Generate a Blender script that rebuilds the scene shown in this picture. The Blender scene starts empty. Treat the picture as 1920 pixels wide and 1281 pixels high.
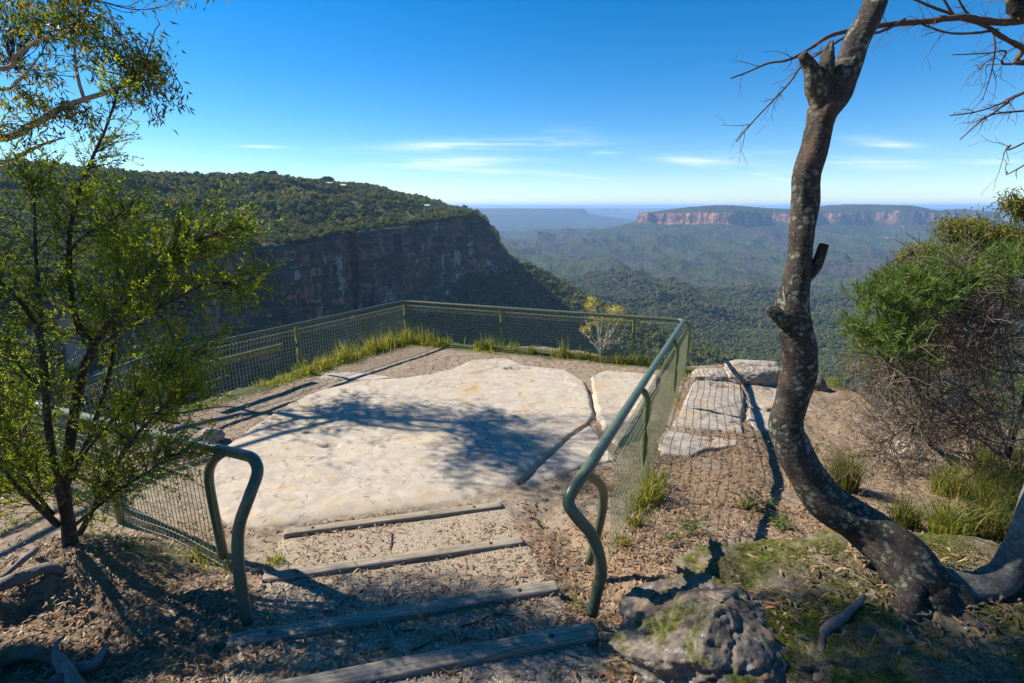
import bpy, math, random
import numpy as np
from mathutils import Vector
R = math.radians
S = bpy.context.scene
COL = S.collection

# ---------------------------------------------------------------- camera, sky, sun, exposure
PITCH = R(14.7); CZ = 3.2
cp, sp = math.cos(PITCH), math.sin(PITCH)
cam = bpy.data.objects.new('camera', bpy.data.cameras.new('camera')); COL.objects.link(cam)
cam.location = (0, 0, CZ); cam.rotation_euler = (R(90) - PITCH, 0, 0)
cam.data.lens = 18; cam.data.sensor_width = 36; cam.data.clip_start = 0.05; cam.data.clip_end = 200000
S.camera = cam
SUN_EL = R(40); SUN_DIR = np.array([-0.925, 0.38, 0.0]); SUN_DIR /= np.linalg.norm(SUN_DIR)
SUN_VEC = Vector((SUN_DIR[0]*math.cos(SUN_EL), SUN_DIR[1]*math.cos(SUN_EL), math.sin(SUN_EL)))
SKY_STRENGTH = 0.084; SUN_POWER = 5.0; EXPOSURE = 0.95; HAZE = 6.4e-5
sun = bpy.data.objects.new('sun', bpy.data.lights.new('sun', 'SUN')); COL.objects.link(sun)
sun.data.energy = SUN_POWER; sun.data.angle = R(0.5); sun.data.color = (1.0, 0.93, 0.82)
sun.rotation_euler = SUN_VEC.to_track_quat('Z', 'Y').to_euler()
S.view_settings.view_transform = 'Standard'; S.view_settings.look = 'None'
S.view_settings.exposure = EXPOSURE; S.view_settings.gamma = 1; S.view_settings.use_curve_mapping = False
S.render.engine = 'CYCLES'
S.cycles.use_denoising = True
S.cycles.max_bounces = 6; S.cycles.diffuse_bounces = 3; S.cycles.glossy_bounces = 2
S.cycles.transmission_bounces = 3; S.cycles.volume_bounces = 2; S.cycles.transparent_max_bounces = 8
S.cycles.sample_clamp_indirect = 6

def ray(px, py):
    u = (px-960)/960; v = (py-640.5)/960
    return np.array([u, cp-v*sp, -sp-v*cp])
def aty(px, py, y):
    d = ray(px, py); t = y/d[1]; return np.array([d[0]*t, y, CZ+d[2]*t])
def atz(px, py, z):
    d = ray(px, py); t = (z-CZ)/d[2]; return np.array([d[0]*t, d[1]*t, z])

# ---------------------------------------------------------------- node helpers
class NT:
    def __init__(s, tree): s.t = tree; s.n = tree.nodes; s.l = tree.links
    def new(s, kind, **kw):
        n = s.n.new(kind)
        ins = kw.pop('ins', {})
        for k, v in kw.items(): setattr(n, k, v)
        for k, v in ins.items(): s.put(n.inputs[k], v)
        return n
    def put(s, sock, v):
        if isinstance(v, bpy.types.NodeSocket): s.l.new(v, sock)
        elif isinstance(v, (tuple, list)) and sock.type == 'RGBA': sock.default_value = (*v[:3], 1)
        else: sock.default_value = v
    def math(s, op, a, b=0.0, c=None, clamp=False):
        n = s.n.new('ShaderNodeMath'); n.operation = op; n.use_clamp = clamp
        s.put(n.inputs[0], a); s.put(n.inputs[1], b)
        if c is not None: s.put(n.inputs[2], c)
        return n.outputs[0]
    def mix(s, f, a, b, blend='MIX'):
        n = s.n.new('ShaderNodeMix'); n.data_type = 'RGBA'; n.blend_type = blend
        s.put(n.inputs[0], f); s.put(n.inputs[6], a); s.put(n.inputs[7], b)
        return n.outputs[2]
    def rng(s, v, a, b, c=0.0, d=1.0):
        n = s.n.new('ShaderNodeMapRange'); n.clamp = True
        for i, q in enumerate((v, a, b, c, d)): s.put(n.inputs[i], q)
        return n.outputs[0]
    def coords(s, kind='Object', scale=(1, 1, 1), rot=(0, 0, 0)):
        tc = s.n.new('ShaderNodeTexCoord'); m = s.n.new('ShaderNodeMapping')
        s.l.new(tc.outputs[kind], m.inputs[0]); m.inputs['Scale'].default_value = scale; m.inputs['Rotation'].default_value = rot
        return m.outputs[0]
    def noise(s, vec, scale, detail=4, rough=0.55, dist=0.0):
        n = s.n.new('ShaderNodeTexNoise'); s.l.new(vec, n.inputs['Vector'])
        n.inputs['Scale'].default_value = scale; n.inputs['Detail'].default_value = detail
        n.inputs['Roughness'].default_value = rough; n.inputs['Distortion'].default_value = dist
        return n.outputs[0]
    def voro(s, vec, scale, feature='F1', out=0):
        n = s.n.new('ShaderNodeTexVoronoi'); n.feature = feature; s.l.new(vec, n.inputs['Vector'])
        n.inputs['Scale'].default_value = scale
        return n.outputs[out]
    def ramp(s, v, stops):
        n = s.n.new('ShaderNodeValToRGB'); e = n.color_ramp.elements
        while len(e) < len(stops): e.new(0.5)
        for q, (p, c) in zip(e, stops): q.position = p; q.color = (*c, 1)
        s.put(n.inputs[0], v); return n.outputs[0]
    def attr(s, name, out=2):
        n = s.n.new('ShaderNodeAttribute'); n.attribute_name = name; return n.outputs[out]
    def bump(s, h, strength, dist):
        n = s.n.new('ShaderNodeBump'); s.put(n.inputs['Height'], h)
        n.inputs['Strength'].default_value = strength; n.inputs['Distance'].default_value = dist
        return n.outputs[0]

def material(name):
    m = bpy.data.materials.new(name); m.use_nodes = True
    t = NT(m.node_tree); b = m.node_tree.nodes['Principled BSDF']
    b.inputs['Specular IOR Level'].default_value = 0.25; b.inputs['Roughness'].default_value = 0.85
    return m, t, b

# ---------------------------------------------------------------- world
w = bpy.data.worlds.new('World'); S.world = w; w.use_nodes = True
T = NT(w.node_tree); bg = w.node_tree.nodes['Background']
sky = T.new('ShaderNodeTexSky'); sky.sky_type = 'NISHITA'; sky.sun_disc = False
sky.sun_elevation = SUN_EL; sky.sun_rotation = math.atan2(SUN_DIR[0], SUN_DIR[1]) % (2*math.pi)
sky.altitude = 1800; sky.air_density = 1.0; sky.dust_density = 0.0; sky.ozone_density = 3.0
gen = T.new('ShaderNodeTexCoord').outputs['Generated']
sep = T.new('ShaderNodeSeparateXYZ'); T.l.new(gen, sep.inputs[0])
yy = T.math('MAXIMUM', sep.outputs[1], 0.05)
A = T.math('DIVIDE', sep.outputs[0], yy); B = T.math('DIVIDE', sep.outputs[2], yy)
cmb = T.new('ShaderNodeCombineXYZ'); T.l.new(A, cmb.inputs[0]); T.l.new(B, cmb.inputs[1])
def mapped(rot, sx, sy):
    m = T.new('ShaderNodeMapping'); T.l.new(cmb.outputs[0], m.inputs[0])
    m.inputs['Scale'].default_value = (sx, sy, 1); m.inputs['Rotation'].default_value = (0, 0, rot); return m.outputs[0]
fib = T.rng(T.noise(mapped(0.06, 5, 110), 1.0, 6, 0.62, 0.5), 0.42, 0.78)
fib2 = T.rng(T.noise(mapped(0.1, 2.2, 26), 1.0, 5, 0.6, 1.2), 0.40, 0.72)
tot = 0.0
for (px, py, lx, ly, k, tilt) in [(900, 274, 210, 11, .60, -.03), (850, 305, 150, 10, .55, -.02), (890, 319, 110, 7, .45, .05), (1360, 308, 150, 9, .4, .11),
        (1400, 324, 110, 6, .5, .14), (1290, 302, 60, 6, .45, .0), (1660, 270, 70, 9, .38, .10), (1640, 306, 130, 12, .35, .02), (1430, 292, 110, 9, .3, .0),
        (1070, 330, 80, 5, .4, .1), (490, 275, 50, 3, .4, .02), (700, 322, 90, 8, .25, .0), (1135, 288, 30, 4, .35, 0), (1860, 304, 60, 5, .4, 0), (1080, 250, 70, 10, .12, .1), (1450, 345, 200, 14, .14, .03)]:
    d = ray(px, py); a0 = d[0]/d[1]; b0 = d[2]/d[1]; la = lx/960/d[1]; lb = ly/960
    da = T.math('SUBTRACT', A, a0); db = T.math('SUBTRACT', B, b0)
    db = T.math('ADD', db, T.math('MULTIPLY', da, tilt))
    q = T.math('ADD', T.math('POWER', T.math('ABSOLUTE', T.math('DIVIDE', da, la)), 2.0), T.math('POWER', T.math('ABSOLUTE', T.math('DIVIDE', db, lb)), 2.0))
    g = T.math('MULTIPLY', T.math('EXPONENT', T.math('MULTIPLY', q, -1.4)), k*2.1)
    tot = T.math('ADD', tot, g)
cl = T.math('MULTIPLY', tot, T.math('MULTIPLY_ADD', fib, 0.65, T.math('MULTIPLY', fib2, 0.45)), clamp=True)
cl = T.math('MULTIPLY', cl, T.rng(sep.outputs[1], 0.05, 0.2))
hs = T.new('ShaderNodeHueSaturation', ins={'Saturation': 1.42, 'Value': 1.0, 'Color': sky.outputs[0]})
skyc = T.mix(cl, hs.outputs[0], (7.6, 8.2, 8.6))
T.l.new(skyc, bg.inputs[0]); bg.inputs[1].default_value = SKY_STRENGTH

# ---------------------------------------------------------------- numpy noise
def _h2(ix, iy, seed):
    n = (ix.astype(np.int64)*374761393 + iy.astype(np.int64)*668265263 + seed*974634777) & 0xffffffff
    n = ((n ^ (n >> 13))*1274126177) & 0xffffffff
    return ((n ^ (n >> 16)) & 0xffffff)/16777215.0
def vn2(x, y, seed=0):
    ix = np.floor(x); iy = np.floor(y); fx = x-ix; fy = y-iy
    u = fx*fx*fx*(fx*(fx*6-15)+10); v = fy*fy*fy*(fy*(fy*6-15)+10)
    a = _h2(ix, iy, seed); b = _h2(ix+1, iy, seed); c = _h2(ix, iy+1, seed); d = _h2(ix+1, iy+1, seed)
    return (a+(b-a)*u)*(1-v)+(c+(d-c)*u)*v
def fbm(x, y, o=4, seed=0, g=0.5):
    r = 0; a = 1; s = 0
    for i in range(o):
        f = 2.03**i; ca, sa = math.cos(i*1.1), math.sin(i*1.1)
        r = r+a*(vn2((x*ca-y*sa)*f+i*7.3, (x*sa+y*ca)*f-i*3.1, seed+i)*2-1); s += a; a *= g
    return r/s
def ridged(x, y, o=4, seed=0):
    r = 0; a = 1; s = 0
    for i in range(o):
        f = 2.03**i; ca, sa = math.cos(i*1.3), math.sin(i*1.3)
        r = r+a*(1-np.abs(vn2((x*ca-y*sa)*f+i*5.3, (x*sa+y*ca)*f-i*2.1, seed+i)*2-1)*2); s += a; a *= 0.5
    return r/s
def vn3(x, y, z, seed=0):
    iz = np.floor(z); fz = z-iz; w_ = fz*fz*(3-2*fz)
    def lay(k):
        ox = ((k*57.31) % 91.7); oy = ((k*31.77) % 83.3)
        return vn2(x+ox, y+oy, seed)
    return lay(iz)*(1-w_)+lay(iz+1)*w_
def fbm3(x, y, z, o=4, seed=0):
    r = 0; a = 1; s = 0
    for i in range(o):
        f = 2.03**i; r = r+a*(vn3(x*f+i*3.1, y*f-i*1.7, z*f+i*2.3, seed+i)*2-1); s += a; a *= 0.5
    return r/s
def sstep(a, b, x):
    t = np.clip((x-a)/(b-a), 0, 1); return t*t*(3-2*t)

def seg_near(x, y, pts, closed):
    """distance to a polyline, with the interpolated extra columns of pts at the nearest point, and arc length"""
    P = np.asarray(pts, float); n = len(P); best = np.full(x.shape, 1e18); ext = [np.zeros(x.shape) for _ in range(P.shape[1]-2)]; arc = np.zeros(x.shape); L = 0
    for i in range(n if closed else n-1):
        a = P[i]; b = P[(i+1) % n]; dx, dy = b[0]-a[0], b[1]-a[1]; l2 = dx*dx+dy*dy+1e-12
        t = np.clip(((x-a[0])*dx+(y-a[1])*dy)/l2, 0, 1); d2 = (x-a[0]-t*dx)**2+(y-a[1]-t*dy)**2
        m = d2 < best; best = np.where(m, d2, best)
        for k in range(len(ext)): ext[k] = np.where(m, a[2+k]+t*(b[2+k]-a[2+k]), ext[k])
        arc = np.where(m, L+t*math.sqrt(l2), arc); L += math.sqrt(l2)
    return np.sqrt(best), ext, arc
def inside(x, y, pts):
    P = np.asarray(pts, float)[:, :2]; n = len(P); c = np.zeros(x.shape, bool)
    for i in range(n):
        x1, y1 = P[i]; x2, y2 = P[(i+1) % n]
        if y1 == y2: continue
        m = ((y1 > y) != (y2 > y)) & (x < (x2-x1)*(y-y1)/(y2-y1)+x1); c ^= m
    return c
def sdf(x, y, pts):
    d, _, _ = seg_near(x, y, pts, True); return np.where(inside(x, y, pts), d, -d)

# ---------------------------------------------------------------- object helpers
ORG = {}
def mesh_np(name, V, F, smooth=True, attrs=None):
    """V (n,3); F a list of int arrays (m,3) or (m,4)"""
    V = np.ascontiguousarray(V, np.float32)
    if not isinstance(F, (list, tuple)): F = [F]
    F = [np.asarray(f, np.int32) for f in F if len(f)]
    me = bpy.data.meshes.new(name); me.vertices.add(len(V)); me.vertices.foreach_set('co', V.ravel())
    nl = sum(f.size for f in F); npoly = sum(len(f) for f in F)
    me.loops.add(nl); me.loops.foreach_set('vertex_index', np.concatenate([f.ravel() for f in F]))
    me.polygons.add(npoly)
    tot_ = np.concatenate([np.full(len(f), f.shape[1], np.int32) for f in F])
    st = np.concatenate([[0], np.cumsum(tot_)[:-1]]).astype(np.int32)
    me.polygons.foreach_set('loop_start', st); me.polygons.foreach_set('loop_total', tot_)
    me.polygons.foreach_set('use_smooth', np.full(npoly, smooth, bool))
    for k, v in (attrs or {}).items():
        a = me.attributes.new(k, 'FLOAT', 'POINT'); a.data.foreach_set('value', np.ascontiguousarray(v, np.float32).ravel())
    me.update(calc_edges=True); me.validate(); return me
def thing(name, label, cat, loc=(0, 0, 0), group=None, kind=None):
    o = bpy.data.objects.new(name, None); COL.objects.link(o); o.location = loc
    o.empty_display_size = 0.1; ORG[o.name] = np.array(loc, float)
    if kind: o['kind'] = kind
    if label: o['label'] = label
    if cat: o['category'] = cat
    if group: o['group'] = group
    return o
def obj(name, me, m, parent=None, label=None, cat=None, group=None, kind=None, origin=None):
    o = bpy.data.objects.new(name, me); COL.objects.link(o)
    if m is not None and not me.materials: me.materials.append(m)
    if parent is not None: o.parent = parent
    org = ORG.get(parent.name) if parent is not None else None
    if parent is not None:
        if org is None: org = np.zeros(3)
        if not me.get('shifted'):
            V = np.empty(len(me.vertices)*3, np.float32); me.vertices.foreach_get('co', V)
            V = (V.reshape(-1, 3)-org.astype(np.float32)); me.vertices.foreach_set('co', V.ravel()); me['shifted'] = 1
        ORG[o.name] = org
    elif origin is not None:
        V = np.empty(len(me.vertices)*3, np.float32); me.vertices.foreach_get('co', V)
        V = (V.reshape(-1, 3)-np.asarray(origin, np.float32)); me.vertices.foreach_set('co', V.ravel()); o.location = tuple(float(q) for q in origin)
        ORG[o.name] = np.array(origin, float)
    for k, v in (('label', label), ('category', cat), ('group', group), ('kind', kind)):
        if v: o[k] = v
    return o
def grid_faces(nu, nv, closed_u=False):
    """nu columns (fast index), nv rows"""
    i = np.arange(nu if closed_u else nu-1); j = np.arange(nv-1); I, J = np.meshgrid(i, j); I2 = (I+1) % nu
    return np.stack([J*nu+I, J*nu+I2, (J+1)*nu+I2, (J+1)*nu+I], -1).reshape(-1, 4)

class Tubes:
    def __init__(s): s.V = []; s.Q = []; s.T = []; s.n = 0
    def add(s, pts, rad, k=6, cap=True, lump=0.0, seed=0):
        P = np.asarray(pts, float); n = len(P); r = np.broadcast_to(np.asarray(rad, float), (n,))
        D = np.gradient(P, axis=0); D /= np.linalg.norm(D, axis=1)[:, None]+1e-9
        ref = np.array([0, 0, 1.0]) if abs(D[:, 2].mean()) < 0.8 else np.array([1.0, 0, 0])
        U = np.cross(D, ref); U /= np.linalg.norm(U, axis=1)[:, None]+1e-9
        W = np.cross(D, U); a = np.arange(k)*2*math.pi/k
        rr = np.broadcast_to(r[:, None], (n, k)).copy()
        if lump:
            cu = np.cumsum(np.r_[0, np.linalg.norm(np.diff(P, axis=0), axis=1)])
            rr *= 1+lump*fbm3(np.cos(a)[None, :]*1.3+seed*3.1, np.sin(a)[None, :]*1.3+0*rr, (cu[:, None]/(r.mean()*3))+0*rr, 3, seed)*1.6
        V = P[:, None, :]+rr[..., None]*(np.cos(a)[None, :, None]*U[:, None, :]+np.sin(a)[None, :, None]*W[:, None, :])
        s.V.append(V.reshape(-1, 3)); s.Q.append(grid_faces(k, n, True)+s.n)
        m = n*k
        if cap and k > 3:
            s.V.append(P[[0, -1]]); i = np.arange(k)
            s.T.append(np.stack([np.full(k, m), (i+1) % k, i], -1)+s.n)
            s.T.append(np.stack([np.full(k, m+1), (n-1)*k+i, (n-1)*k+(i+1) % k], -1)+s.n); m += 2
        s.n += m
    def mesh(s, name, smooth=True):
        return mesh_np(name, np.concatenate(s.V), [np.concatenate(s.Q)]+([np.concatenate(s.T)] if s.T else []), smooth)
def wires(name, A0, A1, r, k=4):
    """straight wires A0->A1 (n,3) in one mesh"""
    A0 = np.asarray(A0, float); A1 = np.asarray(A1, float); D = A1-A0; D /= np.linalg.norm(D, axis=1)[:, None]+1e-9
    ref = np.where(np.abs(D[:, 2:3]) > 0.8, np.array([[1.0, 0, 0]]), np.array([[0, 0, 1.0]]))
    U = np.cross(D, ref); U /= np.linalg.norm(U, axis=1)[:, None]; W = np.cross(D, U); a = np.arange(k)*2*math.pi/k+.4
    rr = np.broadcast_to(np.asarray(r, float), (len(A0),))[:, None, None]
    ring = rr*(np.cos(a)[None, :, None]*U[:, None, :]+np.sin(a)[None, :, None]*W[:, None, :])
    V = np.concatenate([A0[:, None]+ring, A1[:, None]+ring], 1).reshape(-1, 3)
    i = np.arange(k); f = np.stack([i, (i+1) % k, k+(i+1) % k, k+i], -1)
    return mesh_np(name, V, (f[None]+(np.arange(len(A0))*2*k)[:, None, None]).reshape(-1, 4))
def smooth_path(P, n=8):
    P = np.asarray(P, float); out = []
    Q = np.vstack([2*P[0]-P[1], P, 2*P[-1]-P[-2]])
    for i in range(1, len(Q)-2):
        a, b, c, d = Q[i-1:i+3]
        for t in np.arange(n)/n:
            out.append(0.5*((2*b)+(c-a)*t+(2*a-5*b+4*c-d)*t*t+(-a+3*b-3*c+d)*t**3))
    out.append(Q[-2]); return np.array(out)
def unit(v): return v/(np.linalg.norm(v, axis=-1, keepdims=True)+1e-9)
def leaf_mesh(name, P, D, L, Wd, rng, fold=0.25, curl=0.0, attrs=None):
    """lance-shaped leaves: base P, direction D, length L, width Wd; a bent quad pair each"""
    n = len(P); D = unit(D); rnd = unit(rng.normal(size=(n, 3))); side = unit(np.cross(D, rnd)); up = np.cross(side, D)
    L = np.broadcast_to(L, (n,))[:, None]; Wd = np.broadcast_to(Wd, (n,))[:, None]
    mid = P+D*L*0.45+up*L*curl*0.5
    V = np.stack([P, mid+side*Wd/2+up*Wd*fold, P+D*L-up*L*curl*0.6, mid-side*Wd/2+up*Wd*fold], 1).reshape(-1, 3)
    i = (np.arange(n)*4)[:, None]
    F = np.concatenate([i+[0, 1, 2], i+[0, 2, 3]], 0)
    return mesh_np(name, V, F, False)
# ---------------------------------------------------------------- near ground: height as a function of the place
LAND = [(-60, -40), (-40, -6), (-14, 2.5), (-9, 4.0), (-6.15, 5.6), (-6.1, 7.6), (-3.0, 12.85), (0.5, 11.9), (3.5, 10.75), (5.0, 10.75), (6.0, 9.9), (7.4, 8.9), (9.0, 8.2), (11.5, 7.6), (16, 6.0), (40, -5), (60, -40)]
SLABS_ = []
STEP_S = [4.80, 3.95, 3.15, 2.57, 1.95, 1.3, 0.6]; STEP_Z = [0.12, 0.28, 0.43, 0.57, 0.70, 0.83, 0.96]
SA = math.atan2(.225, .974)
def sc(x, y): return -.225*x+.974*y, .974*x+.225*y
def from_sc(s, c): return np.array([.974*c-.225*s, .225*c+.974*s])
def base_ground(x, y):
    s, c = sc(x, y); t = 5-s
    z = .1*(t+np.sqrt(t*t+.12)); z = np.minimum(z, 1.22+.05*t)
    z = z-.07*(x-3.4+np.sqrt((x-3.4)**2+.5))*.5*sstep(2.5, 5, y)
    z = z-.10*sstep(1.25, 2.2, x)*sstep(3.6, 5.0, y)*sstep(9, 6, y)
    z = z+.34*np.exp(-(((x+3.75)/.75)**2+((y-3.72)/.55)**2)**1.5)                      # bank under the shrub
    z = z-.12*np.exp(-(((x+2.5)/.8)**2+((y-2.6)/.5)**2))
    z = z+.22*np.exp(-(((x+3.9)/.6)**2+((y-1.7)/.5)**2))
    z = z-.10*np.exp(-((c-1.42)/.30)**2)*sstep(2.3, 2.9, s)*sstep(4.9, 4.5, s)
    z = z+.10*np.exp(-(((x-2.7)/1.2)**2+((y-2.8)/.8)**2))
    return z
def ground_z(x, y, fine=True):
    x = np.asarray(x, float); y = np.asarray(y, float)
    s, c = sc(x, y); z = base_ground(x, y)
    plat = sstep(4.6, 5.4, s)*sstep(-6, -5.2, x)*sstep(3.4, 2.6, x)
    amp = 1-.75*plat
    n = .07*fbm(x*.9, y*.9, 3, 5)+.030*fbm(x*3.1, y*3.1, 3, 9)
    if fine: n = n+.016*fbm(x*11, y*11, 3, 17)+.008*fbm(x*34, y*34, 2, 23)
    bank = np.exp(-(((x+3.3)/1.1)**2+((y-3.05)/.5)**2))
    n = n+bank*(.09*ridged(x*2.6, y*2.6, 3, 3))
    tr = np.zeros_like(z)
    cm = sstep(-1.22, -1.12, c+.03*fbm(s*3, s*0, 2, 3))*sstep(1.09, 1.05, c)*sstep(4.80, 4.77, s)*sstep(-.5, .3, s)
    tz = z.copy()
    for k in range(len(STEP_S)-1):
        a, b = STEP_S[k], STEP_S[k+1]; m = (s <= a) & (s > b)
        u = (a-s)/(a-b); tz = np.where(m, STEP_Z[k]-.038+(STEP_Z[k+1]-.10-STEP_Z[k]+.038)*np.clip(u, 0, 1)**1.3, tz)
    z = (z+n*amp)*(1-cm)+(tz+n*.16)*cm
    if len(SLABS_):
        ds = [sdf(x, y, p) for _, p in SLABS_[:3]]; q = np.sort(np.stack(ds), 0); z = z-.09*sstep(-.08, -.03, q[1])*sstep(.03, -.005, q[2])
    d = sdf(x, y, LAND)+.35*fbm(x*.8, y*.8, 3, 41)+.08*fbm(x*5, y*5, 2, 43)
    o = np.maximum(-d, 0)
    z = z-(2.8*o+.5*np.minimum(o, 1.5)) - .10*np.exp(-np.maximum(d, 0)/.18)
    return z
def gz(x, y): return float(ground_z(np.array([x]), np.array([y]), False)[0])
def gpt(px, py, dz=0.0):
    z = .2
    for _ in range(16):
        p = atz(px, py, z+dz); z = .5*z+.5*gz(p[0], p[1])
    return np.array([p[0], p[1], z])

# ---- ground material
def ground_material():
    m, t, b = material('soil')
    co = t.coords('Object')
    n1 = t.noise(co, 1.3, 5, .6); n2 = t.noise(co, 9, 5, .65); n3 = t.noise(co, 60, 3, .7); n4 = t.noise(co, 190, 2, .6)
    soil = t.ramp(n2, [(0.28, (.105, .078, .054)), (.5, (.235, .185, .132)), (.72, (.37, .31, .235))])
    grav = t.ramp(n3, [(0.3, (.13, .10, .070)), (.5, (.31, .25, .18)), (.68, (.52, .44, .33))])
    litt = t.ramp(n3, [(0.3, (.07, .043, .024)), (.5, (.21, .125, .066)), (.7, (.34, .22, .125))])
    c = t.mix(t.attr('gravel'), soil, grav)
    c = t.mix(t.math('MULTIPLY', t.attr('litter'), t.rng(n2, .3, .6), clamp=True), c, litt)
    moss = t.mix(n3, (.03, .045, .008), (.10, .13, .02))
    c = t.mix(t.math('MULTIPLY', t.attr('moss'), t.rng(n2, .38, .55), clamp=True), c, moss)
    gr = t.mix(n3, (.035, .05, .012), (.09, .10, .03))
    c = t.mix(t.attr('turf'), c, gr)
    c = t.mix(t.math('MULTIPLY', t.rng(t.voro(co, 130), .0, .25, .5, 0.0), t.attr('gravel')), c, (.10, .075, .055))
    t.put(b.inputs['Base Color'], c); b.inputs['Roughness'].default_value = .95
    h = t.math('ADD', t.math('MULTIPLY', n3, .6), t.math('MULTIPLY', n4, .4))
    t.put(b.inputs['Normal'], t.bump(h, .9, .012)); return m
M_SOIL = ground_material()

FENCE_L = [(-2.5, 3.8), (-5.66, 5.58), (-5.64, 7.45), (-2.62, 12.32), (3.55, 10.15)]    # mesh line, outer sides
FENCE_R = [(3.52, 10.1), (1.0, 4.35), (.84, 3.7)]
def slab_polys():
    def P(l, z=.06): return [tuple(atz(a, b, z)[:2]) for a, b in l]
    main = P([(395, 875), (415, 838), (478, 793), (540, 755), (600, 728), (690, 710), (760, 706), (800, 700), (850, 690), (885, 674), (950, 670), (985, 683), (1060, 691), (1096, 712), (1108, 745), (1112, 775),
              (1102, 790), (1068, 812), (1040, 838), (1005, 868), (968, 900), (900, 925), (800, 945), (700, 958), (560, 975), (480, 984), (420, 978), (385, 930)])
    low = P([(1106, 793), (1122, 812), (1138, 836), (1156, 858), (1080, 876), (1020, 900), (978, 906), (1009, 872), (1043, 841), (1071, 815)])
    right = P([(1108, 704), (1137, 694), (1180, 697), (1235, 702), (1232, 725), (1205, 775), (1185, 812), (1160, 832), (1140, 815), (1122, 780), (1116, 745)])
    stain = P([(597, 705), (610, 697), (660, 694), (740, 703), (700, 707), (640, 708)])
    return [('main', main), ('low', low), ('right', right), ('thin', stain)]
SLABS = slab_polys(); SLABS_ += SLABS

def nonuni(a, b, f):
    out = [a]
    while out[-1] < b: out.append(out[-1]+f(out[-1]))
    return np.array(out)
def in_slab(x, y, grow=0.0):
    m = np.full(np.shape(x), -9.0)
    for _, p in SLABS: m = np.maximum(m, sdf(x, y, p))
    return m > -grow
def litter_density(x, y):
    s, c = sc(x, y)
    d = .75*sstep(.1, -.25, fbm(x*1.2, y*1.2, 3, 77)-.25)+.15
    stairs = sstep(-1.25, -1.1, c)*sstep(1.1, 1.0, c)*sstep(5.0, 4.8, s)
    d = d*(1-.62*stairs)
    plat = sstep(5.0, 5.5, s)*sstep(-5.8, -5.2, x)*(x < .5+.41*(y-3.2)-.1)
    d = d*(1-.7*plat)
    d = d*(1-.35*sstep(3.4, 4.2, x)*sstep(4.5, 5.5, y))
    d = np.where(in_slab(x, y, .02), .0, d)
    return np.clip(d, 0, 1)
def build_ground():
    xs = np.concatenate([-nonuni(9.2, 70, lambda v: v*.12)[::-1][:-1], np.arange(-9.2, 8.6, .034), nonuni(8.6, 70, lambda v: v*.12)])
    ys = np.concatenate([[-40, -25, -15, -9, -5, -3, -1.5, -.5, .2, .7], nonuni(1.1, 14.2, lambda v: .011+.0062*v), [14.8, 15.6, 17, 19, 22]])
    X, Y = np.meshgrid(xs, ys); x = X.ravel(); y = Y.ravel()
    z = ground_z(x, y); s, c = sc(x, y)
    lit = litter_density(x, y)
    grav = sstep(-1.3, -1.1, c)*sstep(1.12, 1.0, c)*sstep(4.85, 4.75, s)*.95
    grav = np.maximum(grav, .75*sstep(.25, -.1, np.abs(c-.8)-.9)*sstep(2.4, 1.8, s))
    moss = np.maximum(.9*np.exp(-(((x+3.2)/.6)**2+((y-3.9)/.35)**2)), .9*np.exp(-(((x-2.6)/1.3)**2+((y-2.4)/.7)**2)))
    dl, _, _ = seg_near(x, y, [FENCE_L[1], FENCE_L[2], FENCE_L[3], FENCE_L[4]], False)
    turf = sstep(.5, .22, dl+.12*fbm(x*4, y*4, 2, 5))*(in_land(x, y))
    me = mesh_np('ground', np.stack([x, y, z], 1), grid_faces(len(xs), len(ys)), True, {'litter': lit, 'gravel': grav, 'moss': moss, 'turf': turf})
    return obj('ground', me, M_SOIL, kind='structure')
def in_land(x, y): return (sdf(x, y, LAND) > -.4).astype(float)
build_ground()

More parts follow.
